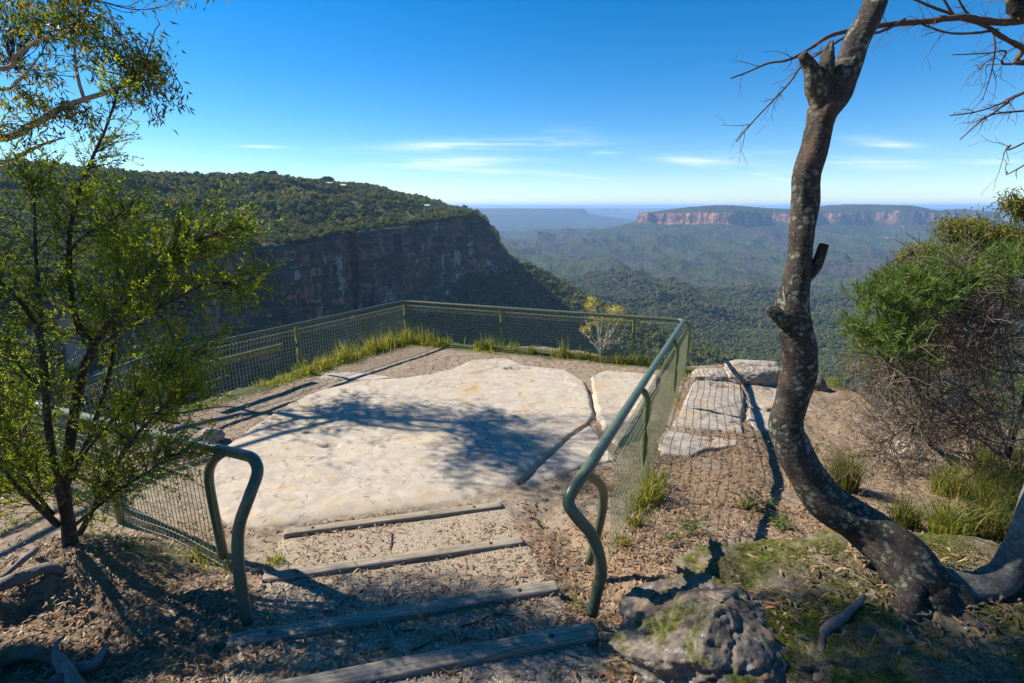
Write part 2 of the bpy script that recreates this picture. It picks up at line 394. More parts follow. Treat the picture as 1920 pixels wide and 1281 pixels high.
# ---- sandstone slabs
def rock_material(name, light, dark, iron, moss=None, scale=1.0, lich=0.0, hair=False):
    m, t, b = material(name)
    co = t.coords('Object', (scale, scale, scale)); st = t.coords('Object', (scale*1.1, scale*1.1, scale*5), (.25, .12, .4))
    n1 = t.noise(co, 1.1, 4, .55, 1.5); n2 = t.noise(co, 7, 6, .62, .4); n3 = t.noise(co, 70, 3, .7)
    band = t.noise(st, 1.6, 3, .5, 1.0)
    c = t.mix(t.rng(n2, .3, .7), dark, light)
    c = t.mix(t.math('MULTIPLY', t.rng(n1, .50, .66), t.rng(band, .38, .62)), c, iron)
    c = t.mix(t.math('MULTIPLY', t.rng(n3, .55, .8), .28), c, dark)
    if hair:
        for sc_k, wd_ in ((.6, .003), (1.1, .003), (2.4, .004)):
            h_ = t.math('ABSOLUTE', t.math('SUBTRACT', t.noise(co, sc_k, 4, .55, .5), .5)); gate = t.rng(t.noise(co, sc_k*.9+.3, 2, .5), .50, .56)
            c = t.mix(t.math('MULTIPLY', t.rng(h_, wd_*1.3, 0.0), t.math('MULTIPLY', gate, 1.0)), c, (.09, .07, .05))
        c = t.mix(t.math('MULTIPLY', t.rng(t.noise(co, .55, 3, .5), .50, .62), .55), c, t.mix(n2, (.44, .35, .22), (.50, .44, .34)))
        c = t.mix(t.math('MULTIPLY', t.rng(t.noise(co, 2.3, 5, .7), .54, .66), .6), c, (.27, .235, .19))
        c = t.mix(t.math('MULTIPLY', t.rng(t.noise(co, 140, 2, .6), .52, .70), .35), c, (.20, .17, .13))
        c = t.mix(t.math('MULTIPLY', t.rng(t.noise(t.coords('Object', (.5, 1.6, 1), (0, 0, .5)), 1.6, 5, .65, 1.2), .58, .68), .6), c, (.42, .27, .14))
    pit = t.rng(t.noise(co, 26, 2, .8), .70, .78)
    c = t.mix(t.math('MULTIPLY', pit, .6), c, (.10, .075, .055))
    if lich:
        v = t.rng(t.noise(co, 5, 4, .75, .6), .54, .62)
        c = t.mix(t.math('MULTIPLY', v, lich), c, (.055, .055, .052))
        v2 = t.rng(t.noise(co, 9, 3, .7, .2), .60, .66)
        c = t.mix(t.math('MULTIPLY', v2, lich*.9), c, (.34, .36, .31))
    if moss:
        geo = t.new('ShaderNodeNewGeometry'); sx = t.new('ShaderNodeSeparateXYZ'); t.l.new(geo.outputs['Normal'], sx.inputs[0])
        mk = t.math('MULTIPLY', t.rng(sx.outputs[2], .25, .75), t.rng(t.noise(co, 1.7, 6, .7, .6), moss[0], moss[1]))
        mc = t.mix(t.rng(t.noise(co, 40, 3, .6), .35, .65), (.020, .026, .005), (.11, .115, .012))
        c = t.mix(mk, c, mc)
    t.put(b.inputs['Base Color'], c)
    t.put(b.inputs['Normal'], t.bump(t.math('ADD', n2, t.math('MULTIPLY', n3, .35)), .22 if hair else .8, .02)); return m
M_SAND = rock_material('sandstone', (.47, .41, .335), (.33, .275, .21), (.41, .29, .155), hair=True)
M_LEDGE = rock_material('weathered_sandstone', (.44, .385, .32), (.24, .195, .15), (.40, .27, .13), lich=.35)
platform = thing('rock_platform', None, None, (0, 6, 0), kind='structure')
def slab_mesh(poly, top, seed, rough=.014, edge=.05, base=lambda x, y: 0.0, step=.03, sink=.10, soft=False):
    P = np.array(poly); lo = P.min(0)-.12; hi = P.max(0)+.12
    xs = np.arange(lo[0], hi[0], step); ys = np.arange(lo[1], hi[1], step)
    X, Y = np.meshgrid(xs, ys); x = X.ravel(); y = Y.ravel()
    d = sdf(x, y, poly)+.016*fbm(x*3, y*3, 3, seed)+.009*fbm(x*14, y*14, 2, seed+3)
    if soft: edge = edge+.20*sstep(5.9, 5.1, -.225*x+.974*y)*sstep(1.3, .3, x)
    k = np.clip(d/edge, 0, 1); prof = np.sqrt(1-(1-k)**2)
    z = base(x, y)+top*prof+rough*(fbm(x*.9, y*.9, 2, seed+4)*1.6+fbm(x*4.5, y*4.5, 3, seed+5)*.16)*k
    # low ledges where thin beds have flaked off, and hairline cracks
    q = fbm(x*.55+2, y*.8, 3, seed+8); z = z-.014*sstep(.10, .115, q)*k-.010*sstep(-.30, -.315, q)*k
    cr = np.abs(fbm(x*.8, y*.8, 3, seed+12)); z = z-.012*sstep(.010, .0, cr)*k*sstep(-.1, .2, fbm(x*.4, y*.4, 2, seed+20))
    for hx, hy, ra, rb, dp in [(620, 835, .13, .055, .035), (972, 689, .34, .09, .04), (1160, 570, .01, .01, 0), (700, 780, .30, .16, .012), (905, 870, .35, .2, .014)]:
        c_ = atz(hx, hy, .05); e_ = ((x-c_[0])/ra)**2+((y-c_[1])/rb)**2+.5*fbm(x*9, y*9, 2, 3); z = z-dp*sstep(1.1, .7, e_)
    z = np.where(d < 0, base(x, y)-.004-sink*sstep(0, -.08, d), z)
    F = grid_faces(len(xs), len(ys)); keep = (d[F] > -.07).any(1)
    return mesh_np('rock_slab', np.stack([x, y, z], 1), F[keep])
TOPS = {'main': .050, 'low': .045, 'right': .06, 'thin': .035}
for i, (nm, p) in enumerate(SLABS):
    obj('rock_slab', slab_mesh(p, TOPS[nm], 31+i*7, step=.028 if nm == 'main' else .022, soft=nm in ('main', 'low')), M_SAND, platform)
def surf_z(x, y):
    z = ground_z(x, y); x = np.asarray(x, float); y = np.asarray(y, float)
    for i, (nm, p) in enumerate(SLABS):
        d = sdf(x, y, p); z = np.where(d > .03, np.maximum(z, TOPS[nm]+.012), z)
    return z

# ledge outside the fence on the right
def Pz(l, z=0.0): return [tuple(atz(a, b, z)[:2]) for a, b in l]
def gb(x, y): return base_ground(x, y)-.01
led = [([(1262, 782), (1282, 745), (1300, 707), (1350, 700), (1392, 706), (1400, 735), (1392, 765), (1398, 794), (1330, 790)], .055, 71),
       ([(1232, 806), (1250, 788), (1320, 798), (1392, 804), (1384, 815), (1330, 822), (1300, 835), (1240, 832)], .05, 75),
       ([(1402, 700), (1470, 700), (1500, 715), (1490, 745), (1440, 752), (1408, 742)], .07, 79),
       ([(1405, 748), (1440, 755), (1480, 752), (1478, 785), (1430, 790), (1404, 775)], .07, 83)]
for l, top, sd in led:
    obj('rock_slab', slab_mesh(Pz(l, .1), top, sd, .022, .05, gb, .025, .25), M_LEDGE, platform)

# ---------------------------------------------------------------- boulders
def facets(X, Y, Z, n, seed):
    rng = np.random.default_rng(seed); N = unit(rng.normal(size=(n, 3))); h = rng.uniform(.72, 1.05, n); r = np.sqrt(X*X+Y*Y+Z*Z); m = np.full(X.shape, 1.25)
    for i in range(n): m = np.minimum(m, h[i]/np.maximum((X*N[i, 0]+Y*N[i, 1]+Z*N[i, 2])/r, .2)/r)
    return m-1
def worley(X, Y, Z, n, seed, amp, crease):
    rng = np.random.default_rng(seed); C = unit(rng.normal(size=(n, 3)))*rng.uniform(.75, 1.15, (n, 1)); hh = rng.uniform(-1, 1, n)
    P = np.stack([X, Y, Z], -1).reshape(-1, 3); P = P+.10*np.stack([fbm3(P[:, 0]*4, P[:, 1]*4, P[:, 2]*4, 2, seed+k) for k in range(3)], 1)
    F1 = np.full(len(P), 9.0); F2 = F1.copy(); I = np.zeros(len(P), int)
    for i in range(n):
        d = ((P-C[i])**2).sum(1); m = d < F1; F2 = np.where(m, F1, np.minimum(F2, d)); I = np.where(m, i, I); F1 = np.where(m, d, F1)
    e = np.sqrt(F2)-np.sqrt(F1); return (amp*hh[I]*np.clip(e/.05, 0, 1)-crease*np.exp(-e/.03)).reshape(X.shape)
def boulder_mesh(name, c, r, seed, n=80, rough=.22, flat=.0, strat=0.0, squash=1.0, blocky=0.0, cells=0.0):
    th = np.linspace(0.02, math.pi-.02, n); ph = np.linspace(0, 2*math.pi, 2*n, endpoint=False)
    PH, TH = np.meshgrid(ph, th)
    X = np.sin(TH)*np.cos(PH); Y = np.sin(TH)*np.sin(PH); Z = np.cos(TH)
    if blocky:
        q = (np.abs(X)**blocky+np.abs(Y)**blocky+np.abs(Z)**blocky)**(1/blocky); X, Y, Z = X/q, Y/q, Z/q
    d = 1+rough*(1.1*fbm3(X*1.3+seed, Y*1.3, Z*1.3, 2, seed)+.8*(1-2*np.abs(fbm3(X*3.2, Y*3.2+seed, Z*3.2, 3, seed+1)))*.5+.35*(1-3*np.abs(fbm3(X*8, Y*8, Z*8+seed, 3, seed+2))))
    if cells: d = d+cells*(facets(X, Y, Z, 34, seed)+worley(X, Y, Z, 90, seed+1, .04, .022)+.035*fbm3(X*5, Y*5, Z*5, 3, seed+9)+.012*fbm3(X*24, Y*24, Z*24, 2, seed+6))
    if strat: d = d+strat*np.sign(np.sin(Z*9+2*fbm3(X*2, Y*2, Z*2, 2, seed+5)))*.03
    V = np.stack([c[0]+X*d*r[0], c[1]+Y*d*r[1], c[2]+Z*d*r[2]*squash], -1).reshape(-1, 3)
    return mesh_np(name, V, grid_faces(2*n, n, True)[:, ::-1])
M_CONG = rock_material('conglomerate', (.25, .205, .16), (.06, .048, .04), (.30, .17, .08), moss=(.50, .60), scale=1.6, lich=.7)
M_MOSSROCK = rock_material('mossy_rock', (.24, .19, .13), (.075, .06, .042), (.20, .13, .07), moss=(.42, .55), lich=.25)
def boulder(name, c, r, seed, m, label, cat='rock', group=None, **kw):
    return obj(name, boulder_mesh(name, c, r, seed, **kw), m, None, label, cat, group, origin=(c[0], c[1], c[2]-r[2]))
boulder('boulder', (1.25, 2.56, .58), (.66, .58, .37), 11, M_CONG, 'dark rugged lichen-crusted boulder beside the lowest timber step', n=130, rough=.07, blocky=2.5, cells=1.0)
boulder('mossy_rock', (2.65, 2.65, .57), (1.55, .92, .32), 15, M_MOSSROCK, 'broad low rock covered in green moss under the bent tree', n=190, rough=.17, cells=.35)
boulder('mossy_rock', (1.75, 3.35, .42), (.45, .28, .20), 19, M_MOSSROCK, 'small brown rock half buried behind the lichen-crusted boulder', n=70, rough=.35)
b1 = atz(397, 812, .12)
boulder('stone', (b1[0], b1[1], .08), (.16, .11, .09), 23, M_LEDGE, 'loose pale stone at the edge of the sandstone platform', 'stone', n=40, rough=.3)
b2 = atz(1425, 697, .15)
boulder('boulder', (b2[0], b2[1]+.2, .03), (.62, .42, .26), 27, M_LEDGE, 'pale weathered boulder on the cliff brink beyond the wire fence', n=70, rough=.08, blocky=2.6, cells=.6)
b3 = atz(1355, 700, .1)
boulder('boulder', (b3[0]-.1, b3[1]+.15, -.02), (.45, .3, .14), 29, M_LEDGE, 'flat low rock at the brink just outside the fence corner', n=60, rough=.08, blocky=3, cells=.5)
b4 = aty(1700, 832, 6.6)
boulder('stone', (b4[0], b4[1], gz(b4[0], b4[1])+.05), (.16, .13, .13), 37, M_LEDGE, 'rough grey stone under the dead brushwood shrub', 'stone', n=36, rough=.4)
# ---------------------------------------------------------------- far land
# rim of the plateau on the other side of the gorge: x, y, rim height, cliff foot height
def rimpt(px, py, y, zb, lift=0):
    p = aty(px, py, y); return (p[0], y, p[2]+lift, zb)
RIM = [rimpt(-500, 620, 100, -90), rimpt(-250, 600, 140, -110), rimpt(0, 560, 190, -140), rimpt(140, 515, 255, -150), rimpt(250, 492, 325, -150), rimpt(330, 486, 375, -145), rimpt(380, 480, 410, -140), rimpt(425, 458, 455, -140),
       rimpt(448, 462, 515, -140), rimpt(478, 462, 520, -138), rimpt(505, 455, 505, -138), rimpt(560, 452, 530, -138), rimpt(600, 440, 560, -138), rimpt(628, 436, 590, -138), rimpt(640, 436, 660, -136), rimpt(668, 430, 668, -136),
       rimpt(720, 426, 700, -130), rimpt(760, 420, 745, -126), rimpt(800, 414, 790, -124), rimpt(845, 408, 850, -118), rimpt(872, 403, 905, -110), rimpt(892, 416, 945, -112), rimpt(912, 444, 980, -122), rimpt(940, 476, 1010, -128), rimpt(960, 488, 1040, -130)]
BACK = [(-35, 1180, -50, -150), (-90, 1500, -10, -150), (-280, 2100, 10, -150), (-1000, 2700, 30, -150), (-2600, 1800, 30, -150), (-2000, 300, 0, -150), (-700, 30, -20, -150), (-260, 60, -25, -120)]
PLAT = RIM+BACK
SPUR = []
for px, py, y in [(958, 492, 1040), (985, 500, 1035), (1015, 518, 1015), (1060, 545, 990), (1110, 570, 950), (1160, 592, 915), (1230, 622, 860), (1300, 652, 800), (1380, 690, 740), (1480, 740, 660)]:
    p = aty(px, py+2, y); SPUR.append((p[0], y, p[2]))
def D(px, y): return ray(px, 640)[0]/ray(px, 400)[1]*y
MESA = [(D(1200, 5500), 5500), (D(1290, 5300), 5300), (D(1380, 5150), 5150), (D(1440, 5350), 5350), (D(1500, 5250), 5250), (D(1600, 5400), 5400), (D(1640, 5450), 5450), (D(1700, 5250), 5250), (D(1780, 5300), 5300), (D(1860, 5500), 5500), (D(1865, 6300), 6300), (D(1500, 6500), 6500), (D(1215, 6300), 6300)]
FAR1 = [(D(300, 12000), 12500), (D(880, 12000), 12000), (D(960, 11600), 11600), (D(1040, 11800), 11800), (D(1085, 12000), 12000), (D(1080, 15000), 15000), (D(300, 16000), 16000)]
FAR2 = [(D(1000, 20000), 22000), (D(1130, 20000), 20000), (D(1165, 21500), 21500), (D(1195, 20500), 20500), (D(1260, 20000), 20000), (D(1500, 21000), 21000), (D(2200, 21000), 21000), (D(2200, 30000), 30000), (D(300, 30000), 30000)]
def mesa(x, y, poly, ztop, zcl, zfl, run, amp, scale, seed, rock):
    d = sdf(x, y, poly)+amp*fbm(x/scale, y/scale, 4, seed)
    wcl = 40 if scale < 800 else 150
    o = np.maximum(-d, 0)
    tal = zfl+(zcl-zfl)*np.exp(-np.maximum(o-wcl, 0)/run)
    h = np.where(d > 0, ztop, np.where(o < wcl, ztop+(zcl-ztop)*sstep(0, 1, o/wcl*1.0), tal))
    rk = np.where((d <= 4) & (o < wcl*1.25), 1.0, 0.0)*rock
    return h, rk, d
def far_height(x, y):
    x = np.asarray(x, float); y = np.asarray(y, float)
    wx = x+120*fbm(x/700, y/700, 3, 2); wy = y+120*fbm(x/700, y/700, 3, 4)
    near = sstep(9000, 5000, y)
    base = -425+near*(128*ridged(wx/800+wy/1500, wy/1500-wx/2500, 3, 101)+48*ridged(wx/260+wy/600, wy/420, 3, 105))+18*fbm(x/180, y/180, 3, 107)*near+(1-near)*60*fbm(x/3500, y/3500, 4, 110)
    base = base-60*sstep(6500, 9000, y)*0
    rock = np.zeros(x.shape)
    # long flat-topped mountain across the valley
    hump = 14+38*np.exp(-((x-2280)/420.)**2)+44*np.exp(-((x-3950)/430.)**4)-16*np.exp(-((x-1450)/350.)**2)-10*np.exp(-((x-3350)/180.)**2)-40*np.exp(-((x-4700)/220.)**2)+8*fbm(x/300, y/300, 3, 7)-14
    dm = sdf(x, y, MESA); top = -50+(30+.5*hump)*sstep(0, 330, dm)+.6*hump*sstep(0, 60, dm)
    h, rk, dd = mesa(x, y, MESA, top, -160+14*fbm(x/200, y/200, 2, 9), -430, 1450, 75, 260, 120, 1.0)
    o = np.maximum(-dd-40, 0); h = h+np.where(dd < -40, (-50+125*ridged(x/420+y/1900, y/1000, 4, 130))*sstep(0, 900, o), 0)
    rock = np.where(h > base, rk, rock); base = np.maximum(base, h)
    h, rk, dd = mesa(x, y, FAR1, -34+14*fbm(x/900, y/900, 3, 5), -135, -420, 1300, 200, 900, 140, .3)
    rock = np.where(h > base, rk, rock); base = np.maximum(base, h)
    h, rk, dd = mesa(x, y, FAR2, -62+26*fbm(x/1800, y/1800, 3, 6), -200, -420, 2200, 500, 2200, 150, .3)
    rock = np.where(h > base, rk, rock); base = np.maximum(base, h)
    hill = -420+(330*np.exp(-((x-D(1880, 15000))/1500.)**2)+210*np.exp(-((x-D(2010, 15000))/1900.)**2))*np.exp(-((y-15000)/1300.)**2)
    base = np.maximum(base, hill)
    # spur falling from the nose of the near plateau
    ds, ex, arc = seg_near(x, y, SPUR, False)
    sl = .42+.1*fbm(x/90, y/90, 2, 160)
    h = ex[0]-sl*np.sqrt(ds*ds+60)+4.8-3*np.abs(fbm(x/45, y/45, 3, 163))*2
    base = np.where(x*x+y*y < 2.6e6, np.maximum(base, h), base)
    # the plateau itself
    dr, ex, arc = seg_near(x, y, PLAT, True)
    ins = inside(x, y, PLAT); dn = dr*np.where(ins, 1, -1)+5*fbm(x/40, y/40, 3, 170)
    n = 7*fbm(x/130, y/130, 4, 171)
    lift = sstep(0, 330, dn); bench = 10*np.exp(-((dn-110)/55.)**2)
    skyl = 44+8*fbm(x/260, y/260, 3, 177)-50*sstep(-250, -20, x+.13*(y-1000))
    hin = ex[0]*(1-lift)+skyl*lift+bench*.6*sstep(-80, -250, x)+n*sstep(10, 120, dn)-7*np.exp(-((dn-205)/28.)**2)*sstep(-60, -200, x)
    hout = ex[1]-.52*np.maximum(dr-14, 0)+10*fbm(x/70, y/70, 3, 180)
    far = (x*x+y*y < 1.2e7)
    rock = np.where(far & (dn > -14) & (dn < 3), 1.0, rock)
    base = np.where(far, np.where(dn > 0, hin, np.maximum(base, hout)), base)
    # our own lookout cliff drops away from the near edge
    base = base+340*sstep(36000, 62000, np.hypot(x, y))
    return base, rock
def forest_material(name, near, dim=1.0):
    m, t, b = material(name)
    co = t.coords('Object'); k = 1.0
    big = t.noise(co, .0016, 4, .55); mid = t.noise(co, .012, 4, .6); fine = t.noise(co, .12, 3, .65)
    c = t.ramp(mid, [(.30, (.040, .065, .024)), (.5, (.070, .100, .034)), (.70, (.115, .122, .048))])
    c = t.mix(t.math('MULTIPLY', t.rng(big, .46, .60), .7), c, (.115, .080, .085))
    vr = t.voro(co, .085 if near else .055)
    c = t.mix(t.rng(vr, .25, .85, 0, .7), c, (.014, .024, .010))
    c = t.mix(t.math('MULTIPLY', t.rng(fine, .5, .75), .5), c, (.12, .13, .05))
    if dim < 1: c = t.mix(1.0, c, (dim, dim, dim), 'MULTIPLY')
    st = t.coords('Object', (.02, .02, .10)); bn = t.noise(st, 1.0, 5, .6, .8); vt = t.noise(t.coords('Object', (.028, .028, .004)), 1.0, 4, .65, .5)
    rc = t.ramp(vt, [(.32, (.05, .035, .035)), (.46, (.20, .10, .07)), (.56, (.44, .20, .11)), (.68, (.60, .38, .25))])
    rc = t.mix(t.rng(bn, .5, .62, 0, .8), rc, (.05, .045, .03))
    c = t.mix(t.math('MULTIPLY', t.attr('rock'), t.rng(t.noise(co, .02, 3, .7), .30, .40, .25, 1)), c, rc)
    t.put(b.inputs['Base Color'], c); b.inputs['Roughness'].default_value = 1; b.inputs['Specular IOR Level'].default_value = .05
    hb = t.math('MULTIPLY_ADD', vr, -1.0, t.math('MULTIPLY', fine, .8))
    t.put(b.inputs['Normal'], t.bump(hb, .9, 9.0)); return m
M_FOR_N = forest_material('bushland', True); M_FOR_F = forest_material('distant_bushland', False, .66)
def polar(name, radii, a0, a1, da, m, seed):
    az = np.radians(np.arange(a0, a1, da)); RR, AA = np.meshgrid(radii, az, indexing='ij'); x = (RR*np.sin(AA)).ravel(); y = (RR*np.cos(AA)).ravel()
    z, rock = far_height(x, y)
    r = np.hypot(x, y)
    if seed == 1: z = z+np.where(rock < .5, 2.0*fbm(x/9, y/9, 2, 190), 0)
    else: z = z+np.where(rock < .5, (2.5+r*.0006)*fbm(x/22, y/22, 2, 191)*(r < 9000), 0)
    me = mesh_np(name, np.stack([x, y, z], 1), grid_faces(len(az), len(radii)), True, {'rock': rock})
    return obj(name, me, m, kind='structure')
r1 = np.concatenate([np.arange(50, 300, 6), np.arange(300, 1120, 3.6), np.arange(1120, 1640, 7)])
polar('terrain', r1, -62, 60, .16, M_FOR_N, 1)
r2 = np.concatenate([np.arange(1636, 4600, 22), np.arange(4600, 5800, 12), np.arange(5900, 7400, 60), np.arange(7400, 11400, 150), np.arange(11400, 12600, 60), np.arange(12600, 20000, 350), np.arange(20000, 24000, 160), np.arange(24000, 60000, 1200), [60000, 75000]])
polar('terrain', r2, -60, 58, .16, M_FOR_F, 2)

# ---- layered cliff face of the plateau
def cliff_material():
    m, t, b = material('cliff_rock')
    co = t.coords('Object', (.03, .03, .03)); lay = t.coords('Object', (.015, .015, .17)); ver = t.coords('Object', (.07, .07, .006))
    n = t.noise(lay, 1, 6, .65, .6); v = t.noise(ver, 1, 5, .6, .4); p = t.noise(co, 1, 5, .6, 1.0); f = t.noise(t.coords('Object', (.3, .3, 1.1)), 1, 4, .7)
    c = t.ramp(n, [(.34, (.030, .028, .030)), (.48, (.075, .062, .055)), (.60, (.135, .105, .085)), (.75, (.19, .15, .12))])
    org = t.math('MULTIPLY', t.rng(p, .51, .60), t.rng(v, .38, .52))
    c = t.mix(org, c, t.mix(t.rng(f, .3, .7), (.30, .10, .045), (.55, .27, .13)))
    c = t.mix(t.math('MULTIPLY', t.rng(v, .50, .60), .9), c, (.028, .027, .030))
    c = t.mix(t.rng(t.noise(t.coords('Object', (.05, .05, .02)), 1, 3, .6), .60, .66, 0, .7), c, (.42, .38, .33))
    geo = t.new('ShaderNodeNewGeometry'); sx = t.new('ShaderNodeSeparateXYZ'); t.l.new(geo.outputs['Normal'], sx.inputs[0])
    veg = t.mix(f, (.02, .035, .012), (.06, .08, .028))
    c = t.mix(t.math('MULTIPLY', t.rng(sx.outputs[2], .34, .55), t.rng(f, .25, .35)), c, veg)
    t.put(b.inputs['Base Color'], c)
    t.put(b.inputs['Normal'], t.bump(t.math('ADD', n, t.math('MULTIPLY', f, .7)), .9, 1.8)); return m
def build_cliff():
    P = np.array(RIM); seg = np.hypot(*np.diff(P[:, :2], axis=0).T); cu = np.r_[0, np.cumsum(seg)]; Ltot = cu[-1]
    # sample so that each column covers about the same angle
    dist = np.hypot(P[:, 0], P[:, 1]); s = [0.0]
    while s[-1] < Ltot: s.append(s[-1]+max(.5, np.interp(s[-1], cu, dist)*.0021))
    s = np.array(s[:-1]); 
    ker = lambda v: np.convolve(np.pad(v, 4, 'edge'), np.ones(9)/9, 'valid')
    x, y, zt, zb = [np.interp(s, cu, P[:, k]) for k in range(4)]
    xs_, ys_ = ker(x), ker(y)
    tx, ty = np.gradient(xs_), np.gradient(ys_); l = np.hypot(tx, ty)+1e-9; tx, ty = ker(tx/l), ker(ty/l); l = np.hypot(tx, ty); tx /= l; ty /= l
    nx, ny = ty, -tx                                   # outward: to the right of the direction of travel
    nz = 120; q = np.linspace(0, 1, nz)
    SS = s[None, :]+0*q[:, None]; ZT = zt[None]+0*SS; ZB = zb[None]-14+0*SS
    Q = q[:, None]+0*SS; Z = ZT+1.0-(ZT-ZB)*Q
    but = 15*fbm(SS/75, Z/500, 3, 201)+13*ridged(SS/38, Z/240, 3, 202)
    flu = 4.5*ridged(SS/14, Z/70, 3, 205)+1.2*fbm(SS/4.5, Z/12, 3, 206)
    bed = Z+2.5*fbm(SS/60, Z/60, 2, 208)
    lay = 2.4*(vn2(bed/7.5, SS/60, 210)-.5)*2+.9*(vn2(bed/2.6, SS/26, 211)-.5)*2
    big = 3.2*sstep(.55, .6, vn2(bed/22, SS/70, 214))-4.5*sstep(.60, .72, vn2(Z/26, SS/38, 216))
    off = 9+but+flu+lay+big+13*Q+14*np.maximum(Q-.78, 0)/.22
    off = np.maximum(off, 2)
    cap = np.minimum(Q/.025, 1); off = -9*(1-cap)+off*cap; Z = np.where(Q < .025, ZT+1.2-1.4*Q/.025, Z)
    X = xs_[None]+nx[None]*off; Y = ys_[None]+ny[None]*off
    me = mesh_np('cliff', np.stack([X, Y, Z], -1).reshape(-1, 3), grid_faces(len(s), nz))
    obj('cliff', me, cliff_material(), kind='structure')
build_cliff()

# ---------------------------------------------------------------- trees on the far land
def foliage_material(name, cols, trans=.35, rough=.6, inst=False, spec=.25):
    m, t, b = material(name)
    if inst: v = t.new('ShaderNodeObjectInfo').outputs['Random']
    else: v = t.new('ShaderNodeNewGeometry').outputs['Random Per Island']
    c = t.ramp(v, [(i/(len(cols)-1), q) for i, q in enumerate(cols)])
    if inst:
        v2 = t.new('ShaderNodeNewGeometry').outputs['Random Per Island']
        c = t.mix(t.rng(v2, 0, 1, 0, .45), c, (.14, .155, .055))
    t.put(b.inputs['Base Color'], c); b.inputs['Roughness'].default_value = rough; b.inputs['Specular IOR Level'].default_value = spec
    if trans:
        tr = t.new('ShaderNodeBsdfTranslucent'); t.put(tr.inputs[0], t.mix(.9, c, (1.9, 1.8, .6), 'MULTIPLY'))
        ms = t.new('ShaderNodeMixShader'); ms.inputs[0].default_value = trans
        t.l.new(b.outputs[0], ms.inputs[1]); t.l.new(tr.outputs[0], ms.inputs[2])
        t.l.new(ms.outputs[0], m.node_tree.nodes['Material Output'].inputs[0])
    return m
M_CROWN = foliage_material('far_foliage', [(.040, .068, .022), (.070, .105, .030), (.105, .135, .038), (.140, .145, .045), (.17, .125, .055)], .3, 1, True, .05)
def bark(name, a, b_, sc_=6):
    m, t, b = material(name); co = t.coords('Object', (1, 1, .35)); n = t.noise(co, sc_, 5, .65)
    t.put(b.inputs['Base Color'], t.mix(t.rng(n, .35, .65), a, b_)); t.put(b.inputs['Normal'], t.bump(n, .6, .01)); return m
M_FARBARK = bark('far_bark', (.20, .17, .14), (.38, .34, .29), 1)
def crown_mesh(name, seed, tall=1.0, cards=150, lobes=6, conifer=False):
    rng = np.random.default_rng(seed); V = []; F = []; n = 0
    C = [(rng.normal()*.24, rng.normal()*.24, .62+rng.normal()*.13) for _ in range(lobes)]
    RA = rng.uniform(.17, .30, lobes)
    pts = []
    for i in range(cards):
        k = rng.integers(lobes); d = unit(rng.normal(size=3)); d[2] = abs(d[2])*.8+d[2]*.2
        p = np.array(C[k])+d*RA[k]*rng.uniform(.7, 1.05)
        if conifer: h = rng.uniform(.1, 1); a = rng.uniform(0, 6.28); rr = (1-h)*.26*rng.uniform(.5, 1); p = np.array([math.cos(a)*rr, math.sin(a)*rr, h]); d = unit(np.array([math.cos(a), math.sin(a), .5]))
        nrm = unit(d+rng.normal(size=3)*.28); s1 = unit(np.cross(nrm, rng.normal(size=3))); s2 = np.cross(nrm, s1); r = rng.uniform(.085, .15)
        V += [p+s1*r, p+s2*r*.9, p-s1*r, p-s2*r*.8]; F.append([n, n+1, n+2, n+3]); n += 4
    V = np.array(V)*np.array([1, 1, tall]); me = mesh_np(name, V, [np.array(F)], False)
    return me
def base_core(me_name, seed):
    pass
def scatter(name, pts, sc_, variants, m):
    src = bpy.data.collections.new(name+'_kinds')
    for v in variants:
        if not v.materials: v.materials.append(m)
        o = bpy.data.objects.new(v.name, v); src.objects.link(o)
    rng = np.random.default_rng(len(pts))
    me = bpy.data.meshes.new(name); me.vertices.add(len(pts)); me.vertices.foreach_set('co', np.ascontiguousarray(pts, np.float32).ravel())
    a = me.attributes.new('size', 'FLOAT', 'POINT'); a.data.foreach_set('value', np.ascontiguousarray(sc_, np.float32))
    a = me.attributes.new('turn', 'FLOAT', 'POINT'); a.data.foreach_set('value', rng.uniform(0, 6.28, len(pts)).astype(np.float32))
    o = bpy.data.objects.new(name, me); COL.objects.link(o); o['kind'] = 'stuff'
    g = bpy.data.node_groups.new(name, 'GeometryNodeTree')
    g.interface.new_socket('Geometry', in_out='INPUT', socket_type='NodeSocketGeometry'); g.interface.new_socket('Geometry', in_out='OUTPUT', socket_type='NodeSocketGeometry')
    n = g.nodes; L = g.links; i = n.new('NodeGroupInput'); out = n.new('NodeGroupOutput'); ip = n.new('GeometryNodeInstanceOnPoints')
    ci = n.new('GeometryNodeCollectionInfo'); ci.inputs[0].default_value = src; ci.inputs[1].default_value = True; ci.inputs[2].default_value = True
    ip.inputs['Pick Instance'].default_value = True
    na = n.new('GeometryNodeInputNamedAttribute'); na.data_type = 'FLOAT'; na.inputs[0].default_value = 'size'
    nb = n.new('GeometryNodeInputNamedAttribute'); nb.data_type = 'FLOAT'; nb.inputs[0].default_value = 'turn'
    cx = n.new('ShaderNodeCombineXYZ'); cr = n.new('ShaderNodeCombineXYZ')
    fo = lambda nd: [q for q in nd.outputs if q.enabled and q.name == 'Attribute'][0]
    L.new(fo(nb), cr.inputs[2])
    for k in range(3): L.new(fo(na), cx.inputs[k])
    L.new(i.outputs[0], ip.inputs['Points']); L.new(ci.outputs[0], ip.inputs['Instance']); L.new(cx.outputs[0], ip.inputs['Scale']); L.new(cr.outputs[0], ip.inputs['Rotation'])
    L.new(ip.outputs[0], out.inputs[0]); md = o.modifiers.new('scatter', 'NODES'); md.node_group = g; return o
